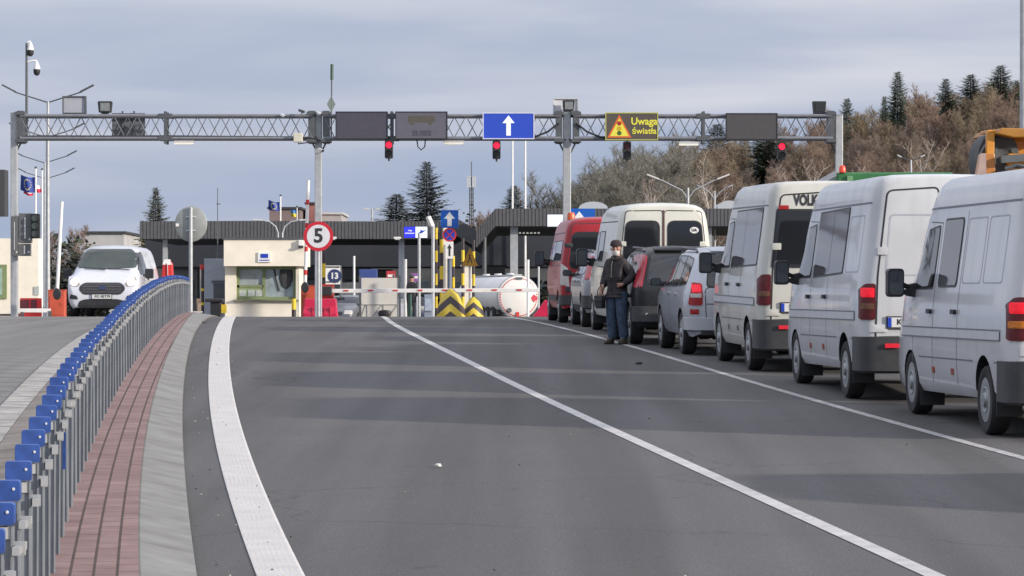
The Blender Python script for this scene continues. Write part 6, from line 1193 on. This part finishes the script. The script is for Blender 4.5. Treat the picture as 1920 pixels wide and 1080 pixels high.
# flags
def flag(px, D, ytop, ybot, fx0, fx1, fy0, fy1, label, polelabel, kind, r=.06):
    b = P(px, ytop, D); g0 = terrain(b.x, D)
    if polelabel: p = thing('flagpole', polelabel, 'flagpole', (b.x, D, g0)); m = MB(); m.cyl((0,0,0),(0,0,b.z-g0),r*1.2,r*.8,n=10); m.build('pole', WHITE, p, smooth=60); m = MB(); m.lathe([(.001,-.1),(.09,0),(.001,.1)],10,0,'Z',(0,0,b.z-g0+.06)); m.build('finial', DSTEEL, p, smooth=60)
    if not kind: return
    a, c = P(fx0, fy1, D), P(fx1, fy0, D); f = thing('flag', label, 'flag', a); nx, nz = 14, 8; bands = {'eu':1,'pl':2,'ua':2}[kind]
    def q(u, v): return (u*(c.x-a.x), .22*math.sin(u*7+v*1.6)*min(1,2*abs(u-(0 if px < (fx0+fx1)/2 else 1))), v*(c.z-a.z)-.18*math.sin(u*2.2)*(1 if kind != 'ua' else .4))
    MATF = {'eu':[M('flag_blue', (.03,.06,.30), .8, 0, .1, 3)],'pl':[M('flag_red', (.50,.02,.06), .8, 0, .1, 3),M('flag_white', (.68,.67,.68), .8, 0, .05, 3)],'ua':[M('flag_yellow', (.62,.52,.05), .8, 0, .1, 3),M('flag_light_blue', (.06,.20,.45), .8, 0, .1, 3)]}[kind]
    for bi in range(bands):
        m = MB(); n2 = nz//bands; v0, v1 = bi/bands, (bi+1)/bands
        V = [q(i/nx, v0+(v1-v0)*j/n2) for j in range(n2+1) for i in range(nx+1)]; V2 = [(x,y+.02,z) for x,y,z in V]; k = len(V)
        F1 = [(j*(nx+1)+i,j*(nx+1)+i+1,(j+1)*(nx+1)+i+1,(j+1)*(nx+1)+i) for j in range(n2) for i in range(nx)]
        m.add(V+V2, F1+[tuple(x+k for x in reversed(g)) for g in F1]); m.build('cloth', MATF[bi], f, smooth=60)
    if kind == 'eu':
        m = MB()
        for k in range(12):
            a_ = k*math.pi/6; u, v = .5+.22*math.cos(a_), .5+.32*math.sin(a_); x, y, z = q(u, v); m.prism([(x+(.075 if j % 2 == 0 else .03)*math.sin(j*math.pi/5), z+(.075 if j % 2 == 0 else .03)*math.cos(j*math.pi/5)) for j in range(10)], y-.03, y-.012)
        m.build('star', M('flag_star', (.62,.58,.35), .8, 0, .05, 3), f)
flag(67,205,316,590,38,66,327,356,'blue flag with a ring of stars at the far left','white flagpole at the left carrying the starred blue flag','eu'); flag(79,212,319,590,62,78,342,356,'white and red flag behind the left flagpoles','second white flagpole at the left carrying the white and red flag','pl')
flag(56,216,330,590,44,62,353,362,'red and white flag end hanging low beneath the starred flag',None,'pl',.04); flag(526,230,368,450,503,524,374,391,'small blue starred flag above the canopy','white flagpole standing above the canopy left of the speed limit sign','eu'); flag(557,240,389,450,545,556,392,405,'tiny blue and yellow flag above the canopy','thin pole with the tiny blue and yellow flag','ua',.04)
flag(961,245,256,420,0,0,0,0,'','taller white pole below the blue arrow sign',None,.075); flag(985,245,258,420,0,0,0,0,'','white pole just right of the taller white pole',None,.075)
t = thing('radio_mast', 'thin lattice phone mast with antennas above the canopy', 'mast', at(884,420)); D = 420; h = zt(347,D); m = MB(); n = 18
for sx, sy in ((-1,-1),(1,-1),(0,1)): m.cyl((sx*.26,sy*.2,0),(sx*.2,sy*.18,h),.07,n=6)
for k in range(n): a, b = h*k/n, h*(k+1)/n; m.bar((-.26,-.2,a),(.26,-.2,b),.06,.06); m.bar((.26,-.2,a),(-.26,-.2,b),.06,.06)
m.build('lattice', DSTEEL, t); m = MB(); m.cyl((0,0,h),(0,0,zt(303,D)),.06,n=8); m.build('whip', DSTEEL, t); m = MB(); [m.box((x,-.2,h+.4),(.18,.2,1.4)) for x in (-.45,-.2,.2,.45)]; m.box((0,0,h-.2),(1.1,.5,.08)); m.box((0,0,h+1.0),(1.1,.4,.06)); m.build('antenna', LGREY, t)
for px, D, y, l in ((698,330,392,'thin floodlight mast above the canopy left of the spruces'),(640,360,406,'tiny twin lamp mast above the canopy beside the pale hall')):
    t = thing('light_mast', l, 'mast', at(px,D)); h = zt(y,D); m = MB(); m.cyl((0,0,0),(0,0,h),.09,n=8); m.build('pole', STEEL, t); m = MB(); m.bar((-.65,0,h),(.6,0,h+.02),.06,.06); [m.box((x,0,h+.03),(.45,.3,.16)) for x in (-.6,.55)]; m.build('lamp_head', LGREY, t)
# ------------------------------------------------------------------ trees
def bare_tree(seed, H, spread, nl, tw, twr, up=.5):
    rnd = random.Random(seed); T = MB(); Cw = MB()
    def br(mb, p, d, L, r, n, k, droop=0):
        pts = [p]; q = Vector(p); dd = Vector(d)
        for i in range(k):
            dd = (dd+Vector((rnd.uniform(-.15,.15), rnd.uniform(-.15,.15), rnd.uniform(-.04,.22)-droop))).normalized(); q = q+dd*L/k; pts.append(q.copy())
        mb.tube(pts, [r*(1-.75*i/k) for i in range(k+1)], n); return pts
    tp = br(T, Vector((0,0,-.3)), Vector((rnd.uniform(-.1,.1),rnd.uniform(-.1,.1),1)), H*.82, H*.013, 6, 6)
    def along(pts, t):
        f = t*(len(pts)-1); i = min(int(f), len(pts)-2); return pts[i].lerp(pts[i+1], f-i)
    for i in range(nl):
        t = .22+.75*(i+rnd.random())/nl; a = rnd.random()*6.283; e = up+rnd.uniform(-.1,.5)
        L = H*spread*(1.05-.55*t)*rnd.uniform(.8,1.2); lp = br(T, along(tp, t), Vector((math.cos(a),math.sin(a),e)), L, H*.0055*(1.3-t), 5, 4)
        for j in range(7):
            u = .2+.8*(j+rnd.random())/7; a2 = rnd.random()*6.283
            sp = br(Cw, along(lp, u), Vector((math.cos(a2),math.sin(a2),rnd.uniform(.3,1.8))), L*.42*rnd.uniform(.7,1.2), H*.0020, 3, 2)
            for k in range(tw):
                a3 = rnd.random()*6.283; w2 = along(sp, rnd.uniform(.15,1)); b_ = w2+Vector((math.cos(a3),math.sin(a3),rnd.uniform(.1,2.0))).normalized()*L*.20*rnd.uniform(.6,1.4)
                n_ = Vector((rnd.uniform(-1,1),rnd.uniform(-1,1),rnd.uniform(-.3,.3))).normalized()*twr; n2 = (b_-w2).cross(n_).normalized()*twr
                Cw.add([w2+n_,w2-n_,w2+n2,b_],[(0,1,3),(1,2,3),(2,0,3)])
                c_ = w2.lerp(b_,.5); b2 = c_+Vector((rnd.uniform(-1,1),rnd.uniform(-1,1),rnd.uniform(-.2,1))).normalized()*L*.13; Cw.add([c_+n_*.7,c_-n_*.7,c_+n2*.7,b2],[(0,1,3),(1,2,3),(2,0,3)])
    return T, Cw
BARK = {'brown':M('brown_bark', (.17,.145,.125), .9, 0, .3, 2),'birch':M('pale_birch_bark', (.42,.38,.35), .85, 0, .25, 3),'grey':M('grey_bark', (.19,.18,.16), .9, 0, .3, 2)}
TWIG = {'red':M('reddish_twigs', (.25,.180,.138), .9, 0, .25, .5),'olive':M('olive_brown_twigs', (.25,.200,.135), .9, 0, .25, .5),'dull':M('dull_brown_twigs', (.225,.178,.145), .9, 0, .25, .5),'silver':M('silver_green_twigs', (.185,.178,.15), .9, 0, .25, .5),'birch':M('pale_brown_twigs', (.32,.26,.22), .9, 0, .25, .5)}
protos = {}
def proto(key, seed, H, spread, nl, tw, twr, bark, twig, up=.5):
    T, Cw = bare_tree(seed, H, spread, nl, tw, twr, up); t = thing('bare_tree', 'x', 'tree'); T.build('trunk', BARK[bark], t, smooth=60, fix=False); Cw.build('crown', TWIG[twig], t, fix=False); protos[key] = t
for i, (tg, bk) in enumerate((('red','brown'),('olive','brown'),('dull','brown'),('red','birch'),('red','grey'))): proto('w%d' % i, 20+i, 14, .27, 32, 24, .017, bk, tg, 1.1)
proto('s0', 41, 11, .40, 32, 24, .018, 'grey', 'silver', .3); proto('s1', 42, 11, .44, 32, 24, .018, 'grey', 'silver', .3)
proto('b0', 51, 13, .30, 20, 3, .018, 'birch', 'birch', 1.0); proto('b1', 52, 13, .30, 20, 3, .018, 'birch', 'birch', 1.0)
used = set()
def put(key, x, D, s, label, group):
    z = terrain(x, D)
    if key not in used:
        used.add(key); o = protos[key]; o.location = (x,D,z); o.rotation_euler.z = random.random()*6; o.scale = (s,)*3; o['label'] = label
        if group: o['group'] = group
    else: o = copy_tree(protos[key], (x,D,z), random.random()*6, label, group, s)
    return o
rnd = random.Random(3)
def treeline(px):                               # rows of the wood's upper edge in the photo
    ks = [(1180,325),(1220,280),(1260,262),(1310,252),(1360,246),(1420,250),(1470,240),(1500,205),(1560,222),(1610,190),(1650,198),(1700,188),(1740,150),(1800,158),(1850,150),(1900,132),(1960,124),(2100,110)]
    for (a, b), (c, d) in zip(ks, ks[1:]):
        if a <= px <= c: return b+(d-b)*(px-a)/(c-a)
    return 330 if px < 1180 else 108
WL = 'bare brown twigged tree in the dense wood on the hillside at the right'
for layer, (D, yoff, n) in enumerate(((372,0,49),(345,12,46),(318,44,44),(292,86,39),(266,120,34))):
    for i in range(n):
        px = 1195+(2190-1195)*(i+rnd.uniform(.15,.85))/n; d = D+rnd.uniform(-9,9); x = PX(px, d); top = P(px, treeline(px)+yoff+rnd.uniform(-4,16), d).z; H = top-terrain(x, d)
        if H < 4: continue
        put('w%d' % (rnd.choice((0,1,2,3,4)) if px < 1600 or layer > 1 else rnd.choice((1,1,4,0))), x, d, H/13.2, WL, 'bare trees of the wood')
for i, (px, ty, d) in enumerate(((1050,356,262),(1072,345,270),(1090,335,262),(1108,312,274),(1122,298,262),(1140,308,280),(1155,300,266),(1172,278,284),(1190,285,272),(1208,276,288),(1228,272,276),(1100,350,250),(1130,345,252),(1165,330,250),(1200,330,254),(1235,300,262))):
    H = P(px,ty,d).z-terrain(PX(px,d),d); put('s%d' % (i % 2), PX(px,d), d, H/10.3, 'grey green bushy bare tree at the left end of the wood', 'grey green trees at the left end of the wood')
for px, yt, d, l in ((1205,322,238,'pale forked birch left of the pale double street lamp'),(1330,290,246,'slender pale birch right of the pale double street lamp'),(1545,285,244,'pale birch just left of the right gantry post'),(1715,250,240,'large pale birch above the green truck'),(1640,300,244,'small pale birch between the right gantry post and the large birch'),(1440,300,250,'pale birch behind the blank dark message sign')):
    H = P(px,yt,d).z-terrain(PX(px,d),d); put('b%d' % (px//5 % 2), PX(px,d), d, H/12.0, l, None)
for px, yt, d, l in ((133,415,260,'brown bare tree beside the raised white boom at the left'),(900,382,300,'bare tree above the V between the two canopies'),(925,392,310,'small bare tree at the left end of the right canopy roof'),(108,425,270,'low bare tree behind the left street lamps')):
    H = P(px,yt,d).z-terrain(PX(px,d),d); put('w%d' % (px % 5), PX(px,d), d, H/13.2, l, None)
def fir(seed, H, Rr, dens=1.0):
    rn = random.Random(seed); T = MB(); T.cyl((0,0,-.3),(0,0,H*.98),H*.014,H*.002,n=7); Cw = MB(); nw = 1
    for i in range(nw):
        z = 0; nb = 620
        for b in range(nb):
            t_ = ((b+rn.random())/nb)**1.15; zj = H*(.05+.945*t_); a = b*2.399+rn.uniform(-.5,.5); L = (Rr*(1-zj/H)**.80+.10)*rn.choice((rn.uniform(.45,.8),rn.uniform(.8,1.15)))*(1+.18*math.sin(a*2+seed+zj*.4)); dx, dy = math.cos(a), math.sin(a); up = -.34+.62*(zj/H)+rn.uniform(-.16,.16)
            for k in range(7):
                u = .12+.88*k/7; p = Vector((dx*L*u, dy*L*u, zj+up*L*u+.12*L*u*u+rn.uniform(-.05,.05))); w_ = L*.24*(1.1-u)+.15
                for s in (-1, 1):
                    t1 = Vector((dx*.6-dy*s, dy*.6+dx*s, rn.uniform(-.55,.05))).normalized()*w_*rn.uniform(.7,1.3); q = Vector((dx,dy,0))*L*.09; Cw.add([p-q,p+q*.6,p+t1+q*.5,p+t1*.8-q*.2+Vector((0,0,-.1*w_))],[(0,1,2),(0,2,3)])
            tip = Vector((dx*L,dy*L,zj+up*L+.12*L)); Cw.add([tip+Vector((0,0,.06)),tip-Vector((dy,-dx,0))*.1,tip+Vector((dx,dy,.1))*.25],[(0,1,2)])
    Cw.add([(0,.06,H*.95),(.06,-.05,H*.95),(-.06,-.05,H*.95),(0,0,H)],[(0,1,3),(1,2,3),(2,0,3)]); return T, Cw
FIRM = {'dark':M('dark_fir_needles', (.095,.122,.092), .85, 0, .4, .8),'blue':M('blue_grey_spruce', (.115,.132,.135), .85, 0, .4, .8),'green':M('olive_fir_needles', (.105,.115,.078), .85, 0, .4, .8)}
fp = {}
def put_fir(key, px, yt, D, mat, label, wpx, yv, base=None):
    x = PX(px, D); z0 = terrain(x, D) if base is None else base; H = P(px, yt, D).z-z0
    if (key, mat) not in fp:
        T, Cw = fir(hash(key) % 97 if not isinstance(key, int) else key, 16, 4.2, 1.0); t = thing('fir_tree', label, 'tree'); T.build('trunk', BARK['brown'], t, smooth=60, fix=False); Cw.build('crown', FIRM[mat], t, fix=False); fp[(key, mat)] = t
        t.location = (x,D,z0); t.rotation_euler.z = px
    else: t = copy_tree(fp[(key, mat)], (x,D,z0), px, label)
    k = H/16; yg = H0+(CZ-z0)/D*F; fr = min(1, max(.05, (yv-yt)/(yg-yt))); kw = min(2.6*k, (1.0 if mat == 'blue' else 1.12)*(wpx/sc(D))/(8.2*fr**.78)); t.scale = (kw, kw, k); return t
put_fir(1,800,302,255,'blue','tall blue grey spruce above the canopy, left of the one way sign',92,405); put_fir(2,743,363,262,'green','shorter olive green fir left of the tall spruce',66,405); put_fir(3,292,351,275,'green','ragged fir above the left end of the canopy',40,412); put_fir(2,963,347,290,'dark','small dark fir on the right canopy roof below the white poles',44,388)
for px, yt, D, wp, yv, l in ((1683,134,352,60,235,'tallest dark fir rising out of the wood left of centre of the hill'),(1658,180,350,34,250,'dark fir leaning against the tallest one, on its left'),(1773,147,360,26,178,'slim dark fir between the tallest fir and the right hand pair'),(1820,139,360,40,175,'broad dark fir second from the right on the skyline'),(1876,122,358,50,168,'rightmost dark fir on the skyline'),(1906,150,362,20,178,'small dark fir at the right edge of the skyline'),(1588,184,360,34,230,'dark fir just right of the gantry end post'),(1345,232,385,44,262,'dark fir behind the lattice left of the blank message sign'),(1437,222,345,18,235,'fir tip poking up behind the blank message sign'),(1366,296,375,40,340,'lower dark fir right of the pale double street lamp')):
    put_fir(4+px % 2, px, yt, D, 'dark', l, wp, yv)
# hedge and bushes closing the view under the canopies
def bush(seed, w_, h, n):
    rn = random.Random(seed); m = MB()
    for k in range(n):
        a, r_ = rn.random()*6.283, rn.random()**.5; x, y = r_*w_/2*math.cos(a), r_*w_*.35*math.sin(a); z = h*rn.random()*math.sqrt(max(.05,1-r_*r_))*rn.uniform(.7,1.15); s_ = rn.uniform(.10,.28); q = Matrix.Rotation(rn.random()*6,3,'Z') @ Matrix.Rotation(rn.random()*3,3,'X')
        m.add([Vector((x,y,z))+q @ Vector(v) for v in ((-s_,-s_*.5,0),(s_,-s_*.5,0),(s_*.6,s_*.6,.05),(-s_*.6,s_*.6,0))],[(0,1,2,3)])
    return m
BU = [M('dark_hedge_leaves', (.050,.056,.036), .85, 0, .5, .6), M('grey_green_hedge', (.05,.055,.04), .85, 0, .5, .6)]
b0 = None
D = 246; t = thing('terminal_building', 'long dark glazed hall closing the view beneath the canopies', 'building', at(732,D)); w_ = 915/sc(D); h1, h2 = zt(500,D), zt(432,D); m = MB(); m.box((0,1,h1/2),(w_,2,h1-.004)); m.build('wall', M('dark_hall_wall', (.075,.080,.085), .6, 0, .3, .3), t)
m = MB(); m.box((0,.95,(h1+h2)/2),(w_+.2,2.3,h2-h1)); m.build('shade_band', M('canopy_shade_navy', (.022,.027,.036), .7, 0, .2, .3), t)  # shade under the canopies, put into this band's dark colour
for k in range(24): m = MB(); m.box((w_*(-.48+.96*k/23),-.04,h1*.42),(w_*.032,.08,h1*.6)); m.build('window', M('hall_glass', (.05,.065,.075), .15, 0, .6, .4), t)
for i, px in enumerate(range(285, 1190, 62)):
    D = 241.5+(i*13 % 3); l = 'dark green hedge bush seen through the open canopies'
    if b0 is None: b0 = bush(5, 3.6, 2.9, 1100).build('hedge_bush', BU[0], fix=False); o = b0; tag(o, l, 'bush', 'hedge bushes behind the canopies')
    else: o = b0.copy(); COL.objects.link(o)
    o.location = (PX(px,D),D,gz(D)-.1); o.rotation_euler.z = i*1.7; o.scale = (1,1,random.uniform(.55,1.1))
for px, yt, D, l in ((885,404,288,'grey green bush in the V between the two canopies'),(150,445,255,'brown green bush left of the white van'),(118,440,250,'tall dull bush behind the raised left boom')):
    m = bush(px, 4.4, P(px,yt,D).z-terrain(PX(px,D),D), 1300); o = m.build('bush', BU[1] if px != 300 else BU[0], fix=False); o.location = (PX(px,D),D,terrain(PX(px,D),D)); tag(o, l, 'bush')

for o in bpy.data.objects: assert o.get('label') != 'x', o.name
